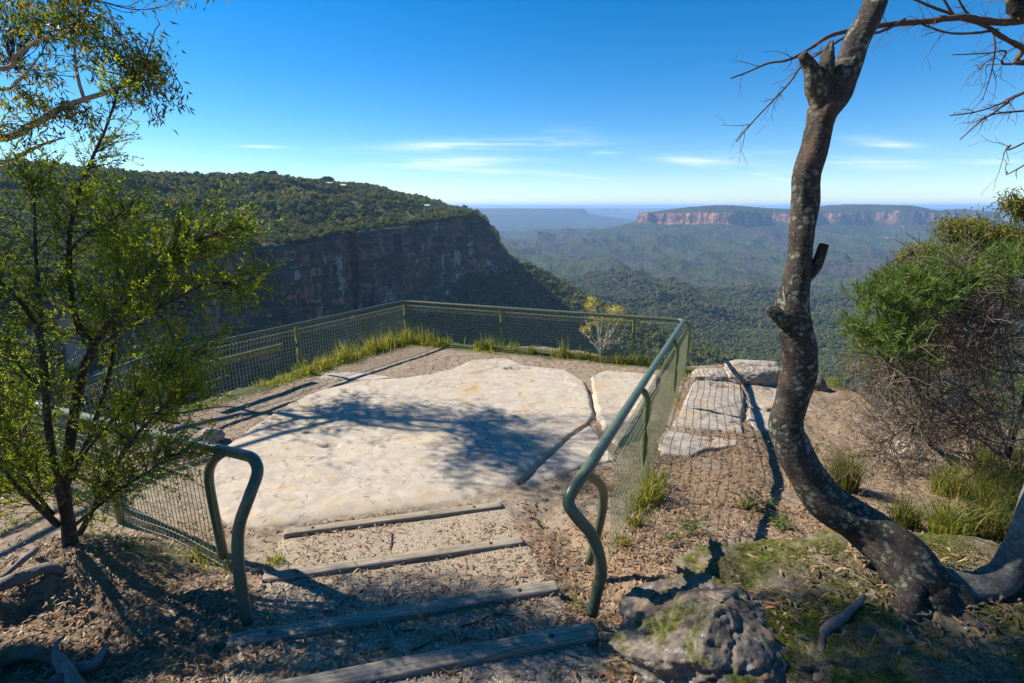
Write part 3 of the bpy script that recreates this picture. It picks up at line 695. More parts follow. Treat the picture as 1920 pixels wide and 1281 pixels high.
def far_trees():
    rng = np.random.default_rng(5)
    def pick(n, rmin, rmax, a0=-56, a1=54):
        r = np.sqrt(rng.uniform(rmin**2, rmax**2, n)); a = np.radians(rng.uniform(a0, a1, n)); return r*np.sin(a), r*np.cos(a)
    X = []; Y = []; Sz = []
    for n, r0, r1_, s0, s1 in [(30000, 90, 700, 4.5, 8.5), (52000, 700, 1640, 7, 13), (30000, 1640, 2600, 10, 17)]:
        x, y = pick(n, r0, r1_); X.append(x); Y.append(y); Sz.append(rng.uniform(s0, s1, n))
    x = np.concatenate(X); y = np.concatenate(Y); sz = np.concatenate(Sz)
    z, rock = far_height(x, y); dr, ex, arc = seg_near(x, y, PLAT, True); ins = inside(x, y, PLAT)
    clear = fbm(x/55, y/55, 3, 300)
    keep = (rock < .5) & (ins | (dr > 16)) & ~(ins & (dr < 1)) & ~(ins & (clear < -.28))
    sz = sz*np.where(ins & (dr < 220), .55+.5*sstep(-.1, .3, clear)+.3*sstep(60, 220, dr), 1.0)
    sz = sz*np.where(ins & (dr < 60), .8, 1.0)
    x, y, z, sz = x[keep], y[keep], z[keep], sz[keep]
    Pm = np.array(RIM); sg = np.hypot(*np.diff(Pm[:, :2], axis=0).T); cu = np.r_[0, np.cumsum(sg)]; n = 4200; s = rng.uniform(0, cu[-1], n); q = [np.interp(s, cu, Pm[:, k]) for k in range(3)]
    s2 = np.clip(s+4, 0, cu[-1]); s1 = np.clip(s-4, 0, cu[-1]); tx = np.interp(s2, cu, Pm[:, 0])-np.interp(s1, cu, Pm[:, 0]); ty = np.interp(s2, cu, Pm[:, 1])-np.interp(s1, cu, Pm[:, 1]); l = np.hypot(tx, ty); o = rng.uniform(-8, 16, n)+5*fbm(s/30, s*0, 2, 5)
    z2 = rng.uniform(2.5, 6.5, n)*np.where(fbm(s/22, s*0, 2, 8) > -.3, 1, .6)
    x = np.r_[x, q[0]+ty/l*o]; y = np.r_[y, q[1]-tx/l*o]; z = np.r_[z, q[2]+.2]; sz = np.r_[sz, z2]
    vs = [crown_mesh('bush_tree', 400+i, t_, 110, l) for i, (t_, l) in enumerate([(1, 6), (.85, 5), (1.15, 7), (.9, 8), (1.05, 5)])]
    scatter('forest', np.stack([x, y, z-.22*sz], 1), sz*1.25, vs, M_CROWN)
far_trees()

# single trees that stand out on the skyline, and the roofs between them
M_DARKCROWN = foliage_material('dark_foliage', [(.012, .028, .012), (.022, .045, .018)], 0, 1, False, .05)
M_LITECROWN = foliage_material('gum_foliage_far', [(.04, .055, .02), (.07, .085, .03)], 0, 1, False, .05)
def on_far(px, y):
    x = ray(px, 400)[0]/ray(px, 400)[1]*y; return np.array([x, y, float(far_height(np.array([x]), np.array([y]))[0][0])])
def sky_tree(px, y, h, wdt, seed, label, conifer, m):
    p = on_far(px, y); t = thing('pine_tree' if conifer else 'gum_tree', label, 'tree', p, 'trees standing out on the far skyline')
    me = crown_mesh('crown', seed, 1, 420, 7, conifer); V = np.empty(len(me.vertices)*3, np.float32); me.vertices.foreach_get('co', V)
    V = V.reshape(-1, 3)*np.array([wdt, wdt, h])+p; me.vertices.foreach_set('co', V.astype(np.float32).ravel())
    obj('crown', me, m, t)
    tb = Tubes(); tb.add([p+[0, 0, -2], p+[0, 0, h*.35], p+[wdt*.03, 0, h*.7]], [h*.03, h*.022, h*.012], 6); obj('trunk', tb.mesh('trunk'), M_FARBARK, t)
sky_tree(496, 1080, 24, 30, 501, 'dark round pine on the plateau skyline, narrower of the pair', False, M_DARKCROWN)
sky_tree(512, 1085, 28, 36, 502, 'dark round pine on the plateau skyline, broader of the pair', False, M_DARKCROWN)
sky_tree(725, 1050, 18, 22, 503, 'thin pointed conifer on the plateau skyline', True, M_DARKCROWN)
sky_tree(748, 1040, 19, 26, 504, 'lone umbrella-shaped dark tree on the plateau skyline near its drop', False, M_DARKCROWN)
sky_tree(610, 1120, 24, 48, 505, 'spreading gum on the highest point of the plateau skyline', False, M_LITECROWN)
sky_tree(430, 1050, 15, 24, 507, 'small bushy gum on the plateau skyline beside the dark pines', False, M_LITECROWN)
def plain(name, col, rough=.8, spec=.3, metal=0):
    m, t, b = material(name); n = t.noise(t.coords('Object'), 3, 4, .6)
    t.put(b.inputs['Base Color'], t.mix(n, tuple(c*.8 for c in col), tuple(min(1, c*1.2) for c in col))); b.inputs['Roughness'].default_value = rough
    b.inputs['Metallic'].default_value = metal; b.inputs['Specular IOR Level'].default_value = spec; return m
M_WALL = plain('house_wall', (.55, .52, .47)); M_ROOF = plain('house_roof', (.42, .44, .48)); M_ROOF2 = plain('tan_roof', (.62, .50, .34)); M_GLASS = plain('window_glass', (.03, .04, .05), .1, .6)
def box_arrays(c, s, rz=0):
    c = np.array(c, float); v = np.array([[i, j, k] for k in (-.5, .5) for j in (-.5, .5) for i in (-.5, .5)])*np.array(s)
    a = np.array([[math.cos(rz), math.sin(rz), 0], [-math.sin(rz), math.cos(rz), 0], [0, 0, 1]]); v = v@a+c
    return v, np.array([[0, 2, 3, 1], [4, 5, 7, 6], [0, 1, 5, 4], [2, 6, 7, 3], [0, 4, 6, 2], [1, 3, 7, 5]])
def box_mesh(name, c, s, rz=0):
    v, f = box_arrays(c, s, rz); return mesh_np(name, v, f, False)
def house(px, y, w_, d_, h_, up, roofm, label):
    p = on_far(px, y); p[2] += up; t = thing('house', label, 'house', p, 'houses among the trees on the plateau')
    obj('wall', box_mesh('wall', p+[0, 0, h_/2-3], (w_, d_, h_+6)), M_WALL, t)
    a, b = w_/2+.8, d_/2+.8; z = p[2]+h_+.05
    V = np.array([[-a, -b, z], [a, -b, z], [a, b, z], [-a, b, z], [-a*.8, 0, z+2.6], [a*.8, 0, z+2.6]])+np.array([p[0], p[1], 0])
    obj('roof', mesh_np('roof', V, [np.array([[0, 1, 5, 4], [2, 3, 4, 5], [0, 3, 2, 1]]), np.array([[1, 2, 5], [3, 0, 4]])], False), roofm, t)
    for k in range(3): obj('window', box_mesh('window', p+[(k-1)*w_*.28, -d_/2-.05, h_*.5], (w_*.14, .1, h_*.4)), M_GLASS, t)
house(536, 960, 20, 10, 4, 5.0, M_ROOF, 'long grey-roofed house among trees below the dark pines')
house(556, 955, 13, 9, 4, 3.5, M_ROOF, 'small grey-roofed house right beside the long one')
house(622, 960, 13, 9, 4, 6.0, M_ROOF, 'white house with pale roof under the highest skyline gum')
house(645, 985, 17, 9, 4, 7.0, M_ROOF2, 'wide tan-roofed house high on the plateau')
house(802, 950, 9, 7, 5, 5.0, M_ROOF, 'small white house near the sloping end of the plateau')
# ---------------------------------------------------------------- timber steps
def timber_material():
    m, t, b = material('weathered_timber')
    g0 = t.coords('Object', (1, 1, 1), (0, 0, -SA)); gm = t.new('ShaderNodeMapping'); t.l.new(g0, gm.inputs[0]); gm.inputs['Scale'].default_value = (1.0, 26, 26); g = gm.outputs[0]; n = t.noise(g, 3.0, 6, .7, .3); k = t.noise(t.coords('Object'), 5, 4, .6)
    c = t.ramp(n, [(.30, (.08, .062, .045)), (.46, (.25, .205, .155)), (.60, (.37, .315, .245)), (.78, (.48, .42, .34))])
    c = t.mix(t.rng(k, .55, .75, 0, .6), c, (.10, .10, .06))
    t.put(b.inputs['Base Color'], c); t.put(b.inputs['Normal'], t.bump(n, 1.0, .010)); b.inputs['Roughness'].default_value = .9; return m
M_TIMBER = timber_material()
M_RUST = plain('rusty_bolt', (.07, .045, .03), .6, .4, .5)
EX = np.array([math.cos(SA), math.sin(SA), 0]); EY = np.array([-math.sin(SA), math.cos(SA), 0]); EZ = np.array([0, 0, 1.0])
def sleeper(s, c0, c1, zt, wd, th, seed, tilt=0.0):
    """rounded weathered beam along the step direction, top at zt"""
    n = 90; u = np.linspace(0, 1, n); rng = np.random.default_rng(seed)
    prof = []
    for a in np.linspace(0, 2*math.pi, 28, endpoint=False):
        ca, sa = math.cos(a), math.sin(a); q = (abs(ca)**7+abs(sa)**7)**(1/7); prof.append((ca/q*wd/2, sa/q*th/2))
    prof = np.array(prof); V = []
    for i in range(n):
        c = c0+(c1-c0)*u[i]; ctr = from_sc(s-wd/2, c); e = 1-.06*max(0, 1-min(i, n-1-i)/1.5)
        o = np.array([ctr[0], ctr[1], zt-th/2+tilt*(u[i]-.5)])
        w_ = 1+.02*fbm(np.array([c*2.0]), np.array([seed*1.0]), 3, seed)[0]
        for j, (a, b_) in enumerate(prof):
            k = 1-.03*abs(fbm(np.array([c*1.5+seed]), np.array([j*.8]), 3, seed)[0])
            V.append(o+EY*a*e*w_*k+EZ*(b_*e*k))
    V = np.array(V); F = grid_faces(28, n, True)
    V = np.vstack([V, V[:28].mean(0), V[-28:].mean(0)]); i = np.arange(28)
    T_ = np.vstack([np.stack([np.full(28, len(V)-2), (i+1) % 28, i], 1), np.stack([np.full(28, len(V)-1), (n-1)*28+i, (n-1)*28+(i+1) % 28], 1)])
    return mesh_np('beam', V, [F, T_], True)
STEPS = [(4.83, -1.19, .99, .125, .10, .09, 'farthest of the four timber steps, at the edge of the sandstone platform'),
         (3.98, -1.18, 1.01, .285, .105, .09, 'second timber step up from the sandstone platform, its left part in shade'),
         (3.19, -1.21, 1.08, .435, .115, .11, 'third timber step up from the platform, starting beside the green end post'),
         (2.60, -1.21, 1.14, .580, .13, .11, 'nearest timber step, broadest beam beside the dark rugged boulder'),
         (1.97, -1.2, 1.1, .715, .14, .12, 'timber step below the picture edge, nearest the viewer')]
for i, (s, c0, c1, zt, wd, th, lab) in enumerate(STEPS[:4]):
    p = from_sc(s, (c0+c1)/2); t = thing('timber_step', lab, 'step', (p[0], p[1], zt-th), 'timber steps down to the lookout')
    obj('beam', sleeper(s, c0, c1, zt, wd, th, 60+i), M_TIMBER, t)
    for cc in (c0+.26, c1-.30):
        q = from_sc(s-wd/2, cc); tb = Tubes(); tb.add([(q[0], q[1], zt-.02), (q[0], q[1], zt+.0025)], [.020, .018], 12); obj('bolt', tb.mesh('bolt'), M_RUST, t)

# ---------------------------------------------------------------- safety fence
def paint_material():
    m, t, b = material('green_paint'); co = t.coords('Object'); n = t.noise(co, 4, 5, .65); f = t.noise(co, 45, 3, .7)
    c = t.mix(t.rng(n, .3, .7), (.060, .085, .045), (.088, .112, .066))
    c = t.mix(t.rng(f, .60, .72, 0, .75), c, (.20, .22, .16))
    c = t.mix(t.rng(t.noise(co, 14, 4, .7), .62, .70, 0, .85), c, t.mix(f, (.035, .04, .03), (.13, .07, .04)))
    t.put(b.inputs['Base Color'], c); b.inputs['Roughness'].default_value = .38; b.inputs['Specular IOR Level'].default_value = .5
    t.put(b.inputs['Normal'], t.bump(f, .25, .003)); return m
M_PAINT = paint_material()
M_POST = plain('olive_post_paint', (.17, .18, .055), .5, .4)
M_WIRE = plain('painted_wire', (.25, .27, .14), .5, .4)
fence = thing('safety_fence', 'green steel tube railing with wire mesh panels round the sandstone lookout', 'fence', (0, 8, 0))
A_ = (-2.0, 3.55, 1.36); B_ = (-5.58, 5.55, 1.0); C_ = (-5.54, 7.4, 1.0); D_ = (-2.61, 12.2, 1.0); E_ = (3.45, 10.05, 1.0); F_ = (.503, 3.16, 1.45)
def V3(*a): return np.array(a, float)
def corner(P, Q, S_, r=.22, n=7):
    P, Q, S_ = map(lambda v: np.array(v, float), (P, Q, S_)); a = Q+unit(P-Q)*r; b = Q+unit(S_-Q)*r
    t = np.linspace(0, 1, n)[:, None]; return list((1-t)**2*a+2*t*(1-t)*Q+t**2*b)
def gp3(px, py, y): return aty(px, py, y)
def rail(name, pts, r, k=14):
    tb = Tubes(); tb.add(pts, r, k); return obj(name, tb.mesh(name), M_PAINT, fence)
left_end = smooth_path([gp3(452, 852, 3.62), gp3(474, 860, 3.52), gp3(483, 885, 3.42), gp3(468, 930, 3.30), gp3(449, 985, 3.24), gp3(446, 1040, 3.18), gp3(452, 1100, 3.12), gp3(462, 1172, 3.04)], 6)
rail('handrail', [V3(*B_)+unit(V3(*A_)-V3(*B_))*.3]+[V3(*A_)+unit(V3(*B_)-V3(*A_))*q for q in (2.0, 1.0, .5)]+list(left_end), .042)
rail('handrail', corner(A_, B_, C_, .32)+corner(B_, C_, D_, .2)+corner(C_, D_, E_, .25)+corner(D_, E_, (2.3, 7.4, 1.17), .16), .036)
right_end = smooth_path([V3(*F_)+(V3(*E_)-V3(*F_))*.05, gp3(1098, 885, 3.16), gp3(1076, 915, 3.02), gp3(1066, 943, 2.96), gp3(1082, 970, 2.94), gp3(1106, 998, 2.96), gp3(1122, 1035, 2.98), gp3(1127, 1075, 2.97), gp3(1119, 1110, 2.95), gp3(1110, 1152, 2.93)], 6)
e0 = V3(*E_)+unit((V3(*F_)-V3(*E_))*V3(1, 1, 1))*.16
rail('handrail', [e0, V3(*E_)*.5+V3(*F_)*.5]+list(right_end), .041)
rails = [A_, B_, C_, D_, E_, F_]
def near_rail(x, y, a, b):
    a = V3(*a); b = V3(*b); d = b-a; t = np.clip(((x-a[0])*d[0]+(y-a[1])*d[1])/(d[0]**2+d[1]**2), 0, 1); return a+t*d
def post(x, y, a, b, r=.035, m=None):
    q = near_rail(x, y, a, b); z0 = gz(x, y)-.15; top = q[2]-.20
    pts = [V3(x, y, z0), V3(x, y, (z0+top)/2), V3(x, y, top)]
    for t in (.3, .6, .85, 1): pts.append(V3(x+(q[0]-x)*(t**2), y+(q[1]-y)*(t**2), top+(q[2]-.03-top)*math.sin(t*math.pi/2)))
    tb = Tubes(); tb.add(smooth_path(pts, 3), r, 10); o = obj('post', tb.mesh('post'), M_POST if m is None else m, fence)
def lerp2(a, b, t): return (a[0]+(b[0]-a[0])*t, a[1]+(b[1]-a[1])*t)
L0, L1, L2, L3, L4 = FENCE_L
Rl = [(3.58, 10.05), (.82, 3.72)]
panels = []    # (p, q, rail a, rail b)
def run(pl, ql, ts, a, b, ends=(1, 1)):
    pts = [lerp2(pl, ql, t) for t in ts]
    for i, p in enumerate(pts):
        if (i == 0 and not ends[0]) or (i == len(pts)-1 and not ends[1]): continue
        post(p[0], p[1], a, b)
    for i in range(len(pts)-1): panels.append((pts[i], pts[i+1], a, b))
run(L0, L1, [0, .5, 1], A_, B_, (0, 1))
run(L1, L2, [0, 1], B_, C_, (0, 1))
pD = atz(570, 699, 0); tD = (pD[1]-L2[1])/(L3[1]-L2[1])
run(L2, L3, [0, tD, 1], C_, D_, (0, 1))
run(L3, L4, [0, .385, .84, 1], D_, E_, (0, 0))
run(Rl[0], Rl[1], [0, .33, .765, 1], E_, F_, (1, 0))
# the two bowed posts beside the opening
tb = Tubes(); tb.add(smooth_path([gp3(420, 1045, 3.82), gp3(402, 960, 3.84), gp3(392, 900, 3.84), gp3(398, 868, 3.78), gp3(418, 848, 3.68)], 6), .038, 12); obj('post', tb.mesh('post'), M_PAINT, fence)
tb = Tubes(); tb.add(smooth_path([gp3(1104, 1056, 3.62), gp3(1120, 1000, 3.62), gp3(1131, 945, 3.58), gp3(1126, 910, 3.45), gp3(1096, 886, 3.2)], 6), .036, 12); obj('post', tb.mesh('post'), M_PAINT, fence)
def mesh_panel(p, q, a, b):
    p = np.array(p); q = np.array(q); L = np.hypot(*(q-p)); n = max(2, int(L/.064)); t = np.linspace(0, 1, n+1)
    X = p[0]+(q[0]-p[0])*t; Y = p[1]+(q[1]-p[1])*t
    zb = ground_z(X, Y, False); zb = np.convolve(np.pad(zb, 6, 'edge'), np.ones(13)/13, 'valid')+.03
    ra = near_rail(*p, a, b); rb = near_rail(*q, a, b); zt = ra[2]+(rb[2]-ra[2])*t-.115
    ctr = np.array([-.5, 7.5]); nrm = np.array([(q-p)[1], -(q-p)[0]])/L
    if np.dot(nrm, (p+q)/2-ctr) < 0: nrm = -nrm
    r = .0033; A0 = []; A1 = []
    ring = [(0, -.10), (-.045, -.055), (-.05, 0), (0, .012), (.02, -.03)]     # rolled top edge: (outward, up)
    base = np.stack([X, Y, zb], 1)
    tops = [np.stack([X+nrm[0]*o, Y+nrm[1]*o, zt+u], 1) for o, u in ring]
    seq = [base]+tops
    for i in range(len(seq)-1): A0.append(seq[i]); A1.append(seq[i+1])
    rows = [base+(tops[0]-base)*f for f in np.linspace(0.02, 1, 11)]+[tops[1], tops[2], tops[3]]
    for w_ in rows:
        w2 = w_[::3] if len(w_) > 6 else w_
        if not np.allclose(w2[-1], w_[-1]): w2 = np.vstack([w2, w_[-1]])
        A0.append(w2[:-1]); A1.append(w2[1:])
    obj('mesh_panel', wires('mesh_panel', np.vstack(A0), np.vstack(A1), r, 4), M_WIRE, fence)
for pn in panels: mesh_panel(*pn)

# name board hung on the mesh
ta = gp3(336, 705, 8.0); 
dirL = unit(V3(L3[0]-L2[0], L3[1]-L2[1], 0)); nrmL = V3(dirL[1], -dirL[0], 0)
def on_run(px, z):
    """the point on the left run seen at column px"""
    best = None
    for t in np.linspace(0, 1, 2000):
        x, y = lerp2(L2, L3, t); dep = y*cp+(CZ-z)*sp; u = 960+960*x/dep
        if best is None or abs(u-px) < best[0]: best = (abs(u-px), x, y)
    return V3(best[1], best[2], z)
s0 = on_run(345, .62)+nrmL*.03; s1 = on_run(528, .62)+nrmL*.03; mid = (s0+s1)/2; Ls = np.linalg.norm(s1-s0)
board = thing('name_board', 'long narrow routed timber name board hung on the mesh fence near the shrub', 'sign', tuple(mid))
ang = math.atan2((s1-s0)[1], (s1-s0)[0])
M_BOARD = plain('board_timber', (.17, .165, .07), .8); M_LETTER = plain('routed_letters', (.36, .36, .20), .8)
obj('board', box_mesh('board', mid, (Ls, .035, .14), ang), M_BOARD, board)
tc = bpy.data.curves.new('lettering', 'FONT'); tc.body = "Lady Darley's Lookout"; tc.size = .13; tc.extrude = .002; tc.align_x = 'CENTER'; tc.align_y = 'CENTER'
to = bpy.data.objects.new('lettering', tc); COL.objects.link(to); bpy.context.view_layer.update()
dg = bpy.context.evaluated_depsgraph_get(); tm = bpy.data.meshes.new_from_object(to.evaluated_get(dg)); bpy.data.objects.remove(to)
V = np.empty(len(tm.vertices)*3, np.float32); tm.vertices.foreach_get('co', V); V = V.reshape(-1, 3); V[:, 0] *= (Ls*.93)/(V[:, 0].max()-V[:, 0].min())
W = mid[None]+V[:, :1]*unit(s1-s0)[None]+V[:, 1:2]*EZ[None]+(nrmL*.0195)[None]+V[:, 2:3]*nrmL[None]
tm.vertices.foreach_set('co', W.astype(np.float32).ravel()); tm.materials.clear(); obj('lettering', tm, M_LETTER, board, kind='stuff')
for e_ in (s0, s1):
    q = e_+unit(mid-e_)*.05; tb = Tubes(); tb.add([q+nrmL*.01, q+nrmL*.024], [.012, .010], 8); obj('bolt', tb.mesh('bolt'), M_RUST, board)

# ---------------------------------------------------------------- woody plants
def bark_material(name, dark, mid_, light, lichen=.0, red=.0, sc_=1.0):
    m, t, b = material(name); co = t.coords('Object', (sc_, sc_, sc_)); ring = t.coords('Object', (sc_*3, sc_*3, sc_*9))
    n = t.noise(co, 4, 5, .6, .3); f = t.noise(ring, 5, 5, .7); g = t.noise(co, 55, 3, .7)
    c = t.mix(t.rng(n, .35, .65), dark, mid_); c = t.mix(t.rng(f, .5, .75, 0, .7), c, light)
    if red: c = t.mix(t.math('MULTIPLY', t.rng(t.noise(co, 2.0, 3, .6), .56, .66), red), c, (.15, .060, .026))
    if lichen:
        wob = t.new('ShaderNodeVectorMath'); wob.operation = 'ADD'; wn = t.new('ShaderNodeTexNoise'); t.l.new(co, wn.inputs['Vector']); wn.inputs['Scale'].default_value = 14
        sv = t.new('ShaderNodeVectorMath'); sv.operation = 'SCALE'; t.l.new(wn.outputs[1], sv.inputs[0]); sv.inputs[3].default_value = .07
        t.l.new(co, wob.inputs[0]); t.l.new(sv.outputs[0], wob.inputs[1])
        v = t.voro(wob.outputs[0], 24); k = t.noise(co, 5, 4, .75)
        mk = t.math('MULTIPLY', t.rng(v, .50, .30), t.rng(k, .46, .56))
        c = t.mix(t.math('MULTIPLY', mk, lichen), c, t.mix(t.noise(co, 3, 2, .5), (.19, .22, .13), (.34, .36, .30)))
        c = t.mix(t.math('MULTIPLY', t.rng(g, .52, .66), lichen*.6), c, (.15, .165, .12))
    t.put(b.inputs['Base Color'], c); t.put(b.inputs['Normal'], t.bump(t.math('ADD', f, t.math('MULTIPLY', g, .6)), .8, .012)); b.inputs['Roughness'].default_value = .8; return m
M_TRUNK = bark_material('lichen_bark', (.016, .012, .010), (.050, .037, .027), (.11, .085, .065), .55, .35)
M_STEM = bark_material('dark_stem_bark', (.025, .018, .014), (.065, .048, .036), (.12, .09, .07), .3)
M_GUMBARK = bark_material('smooth_gum_bark', (.17, .14, .11), (.36, .31, .26), (.50, .46, .40))
M_LIMB = bark_material('pale_limb_bark', (.06, .055, .048), (.17, .16, .14), (.27, .26, .235), .5)
M_DEADWOOD = bark_material('grey_dead_wood', (.10, .085, .075), (.21, .18, .155), (.33, .30, .27))
M_TWIG = plain('dead_twigs', (.17, .125, .09), .85); M_WHITE = plain('bleached_wood', (.60, .55, .50), .8)
M_BARE = plain('brown_twigs', (.085, .055, .04), .8)

def grow(rng, p, d, L, r, lvl, tubes, tips, wander=.22, lift=.06, kids=(3, 6), ang=(.5, 1.0), kf=(.45, .72), r1=.35, k=4, rmin=.0012):
    n = max(4, int(5+L*4)); pts = [np.array(p, float)]; d = unit(np.array(d, float)); ds = [d]
    for i in range(n):
        d = unit(d+rng.normal(size=3)*wander*.5+V3(0, 0, lift)); pts.append(pts[-1]+d*L/n); ds.append(d)
    P = np.array(pts); rad = np.maximum(r*np.linspace(1, r1, n+1), rmin); tubes.add(P, rad, k if r > .006 else 3, False)
    if lvl == 0: tips.append((P, ds)); return
    for _ in range(rng.integers(*kids)):
        f = rng.uniform(.18, 1.0); i = min(n, int(f*n)); a = rng.uniform(*ang); dd = ds[i]
        side = unit(np.cross(dd, rng.normal(size=3))); nd = dd*math.cos(a)+side*math.sin(a)
        grow(rng, P[i], nd, L*rng.uniform(*kf), rad[i]*.62, lvl-1, tubes, tips, wander, lift, kids, ang, kf, r1, k, rmin)
    tips.append((P[-max(3, n//2):], ds[-max(3, n//2):]))
def along(P, n, rng):
    seg = rng.integers(0, len(P)-1, n); f = rng.random(n)[:, None]; return P[seg]*(1-f)+P[seg+1]*f, unit(P[seg+1]-P[seg])
def leaves_on(tips, per_m, rng, droop=0.0, spread=.9):
    PP = []; DD = []
    for P, ds in tips:
        L = np.linalg.norm(np.diff(P, axis=0), axis=1).sum(); n = rng.poisson(per_m*L)
        if n == 0: continue
        p, d = along(np.asarray(P), n, rng); q = unit(d+rng.normal(size=(n, 3))*spread+np.array([0, 0, -droop])); PP.append(p); DD.append(q)
    return np.concatenate(PP), np.concatenate(DD)

# ---- shrub at the left (fine leaves on dark stems)
M_TEALEAF = foliage_material('tea_tree_foliage', [(.065, .12, .013), (.11, .175, .015), (.16, .225, .018), (.24, .27, .022), (.30, .26, .03)], .62, .5)
def left_shrub():
    rng = np.random.default_rng(71); base = gpt(135, 1022)
    t = thing('shrub', 'tall wispy fine-leaved green shrub with several dark stems beside the railing', 'shrub', base)
    stems = [([(135, 1030, 3.70), (122, 930, 3.74), (131, 825, 3.78), (156, 692, 3.82), (172, 653, 3.84), (146, 606, 3.88), (133, 548, 3.9), (130, 450, 3.95), (145, 371, 4.0), (168, 308, 4.05), (195, 250, 4.1), (211, 203, 4.1), (225, 160, 4.1)], (18, 15, 13, 12, 11, 7.5, 6.5, 5.5, 4.6, 3.8, 3, 2.3, 1.6), 1.0),
             ([(172, 653, 3.84), (219, 587, 3.8), (273, 524, 3.75), (332, 470, 3.75), (400, 440, 3.8), (450, 425, 3.85)], (8, 6.5, 5, 3.6, 2.4, 1.5), 1.6),
             ([(120, 960, 3.72), (100, 860, 3.66), (88, 770, 3.62), (78, 650, 3.6), (42, 570, 3.6), (-10, 520, 3.6)], (11, 9, 8, 6.5, 5, 4), 1.2),
             ([(78, 655, 3.6), (74, 560, 3.7), (66, 470, 3.8), (64, 380, 3.9), (58, 330, 3.95)], (5, 4.5, 3.8, 2.8, 1.5), 1.2),
             ([(150, 1000, 3.68), (200, 905, 3.55), (245, 830, 3.45), (300, 770, 3.4), (345, 745, 3.4)], (8, 6, 4.6, 3.2, 1.8), 1.7),
             ([(135, 900, 3.74), (185, 770, 3.9), (213, 660, 4.05), (212, 600, 4.1), (222, 500, 4.2), (214, 420, 4.25)], (8, 7, 5.5, 4.5, 3, 1.6), 1.6),
             ([(110, 985, 3.66), (55, 935, 3.5), (5, 880, 3.4), (-40, 820, 3.4)], (8, 6, 4.5, 3), 1.4),
             ([(128, 950, 3.8), (90, 900, 4.0), (40, 800, 4.2), (10, 700, 4.3)], (7, 5, 4, 2.5), 1.6),
             ([(200, 640, 3.83), (260, 600, 3.7), (330, 560, 3.65), (400, 530, 3.6), (452, 540, 3.6)], (4.5, 3.6, 2.8, 2, 1.3), 2.0),
             ([(150, 860, 3.7), (200, 800, 3.6), (260, 740, 3.6), (330, 680, 3.6), (390, 660, 3.6)], (5, 4, 3, 2.2, 1.4), 1.2),
             ([(140, 985, 3.7), (215, 925, 3.6), (285, 880, 3.55), (325, 850, 3.55)], (5, 4, 3, 1.5), 1.8), ([(100, 965, 3.66), (50, 900, 3.6), (15, 800, 3.6), (-15, 740, 3.6)], (5, 4, 3, 2), 1.8),
             ([(160, 830, 3.8), (240, 740, 3.85), (300, 700, 3.9), (345, 690, 3.9)], (5, 4, 3, 1.5), 1.8), ([(85, 740, 3.62), (40, 690, 3.7), (5, 640, 3.8)], (4, 3, 2), 1.8), ([(210, 590, 3.8), (300, 500, 3.85), (370, 450, 3.9)], (3.5, 3, 1.5), 1.8),
             ([(131, 470, 3.93), (160, 440, 3.9), (200, 420, 3.9), (250, 380, 3.9)], (4, 3, 2.2, 1.2), 1.6)]
    tips = []; tw = Tubes()
    for k, (pp, rr, dens) in enumerate(stems):
        P = smooth_path([gp3(*q) for q in pp], 6); rad = np.interp(np.linspace(0, 1, len(P)), np.linspace(0, 1, len(rr)), rr)/960*2.9
        tb = Tubes(); tb.add(P, rad, 9, True, .25, k); obj('branch' if k else 'trunk', tb.mesh('branch'), M_STEM, t)
        L = np.linalg.norm(np.diff(P, axis=0), axis=1).sum(); n = int(L*26*dens)
        f0 = .28 if k in (0, 2, 5) else (.12 if k != 6 else .1)
        for _ in range(n):
            f = rng.uniform(f0, 1.0)**.9; i = min(len(P)-2, int(f*(len(P)-1))); d = unit(P[i+1]-P[i]); side = unit(np.cross(d, rng.normal(size=3)))
            a = rng.uniform(.5, 1.1); Lt = rng.uniform(.22, .60)*(1.15-.55*f)*(1.0 if k else (.8 if f < .8 else .75))
            if k == 0 and f > .5: Lt *= .85
            grow(rng, P[i], d*math.cos(a)+side*math.sin(a), Lt, .0042, 1, tw, tips, .3, .05, (3, 6), (.4, .9), (.4, .7), .4, 3, .0011)
    p, d = leaves_on(tips, 84, rng, .0, .75); n = len(p)
    obj('twigs', tw.mesh('twigs'), M_STEM, t, kind='stuff')
    obj('foliage', leaf_mesh('foliage', p, d, rng.uniform(.018, .036, n), rng.uniform(.007, .012, n), rng), M_TEALEAF, t, kind='stuff')
    print('tea leaves', n, 'twig verts', tw.n)
left_shrub()

# ---- gum tree whose boughs reach in from the left, crown overhead
M_GUMLEAF = foliage_material('gum_foliage', [(.035, .075, .014), (.055, .105, .018), (.085, .13, .022), (.20, .18, .025), (.34, .22, .05)], .4, .55, False, .2)
def clumps(rng, branches, centres, tubes, per, leaf_n, spread=.25):
    """twigs from the nearest bough to points inside each clump, leaves at their ends"""
    B = np.vstack(branches); PP = []; DD = []
    for (c, rad, n) in centres:
        c = np.array(c, float); rad = np.array(rad, float)
        for _ in range(n):
            e = c+unit(rng.normal(size=3))*rad*rng.uniform(.2, 1)**.5
            j = np.argmin(((B-c-(e-c)*.5)**2).sum(1)+rng.uniform(0, .12, len(B))); s = B[j]
            m1 = s*.5+e*.5+rng.normal(size=3)*.12*np.linalg.norm(e-s)
            P = smooth_path([s, m1, e], 4); tubes.add(P, np.linspace(.010, .0025, len(P)), 3, False)
            k = rng.integers(*leaf_n); f = rng.uniform(.55, 1, k); idx = f*(len(P)-1); i = np.minimum(idx.astype(int), len(P)-2); w_ = (idx-i)[:, None]
            q = P[i]*(1-w_)+P[i+1]*w_+rng.normal(size=(k, 3))*spread*.35; PP.append(q); DD.append(unit(rng.normal(size=(k, 3))*.7+np.array([0, 0, -.75])))
    return np.concatenate(PP), np.concatenate(DD)
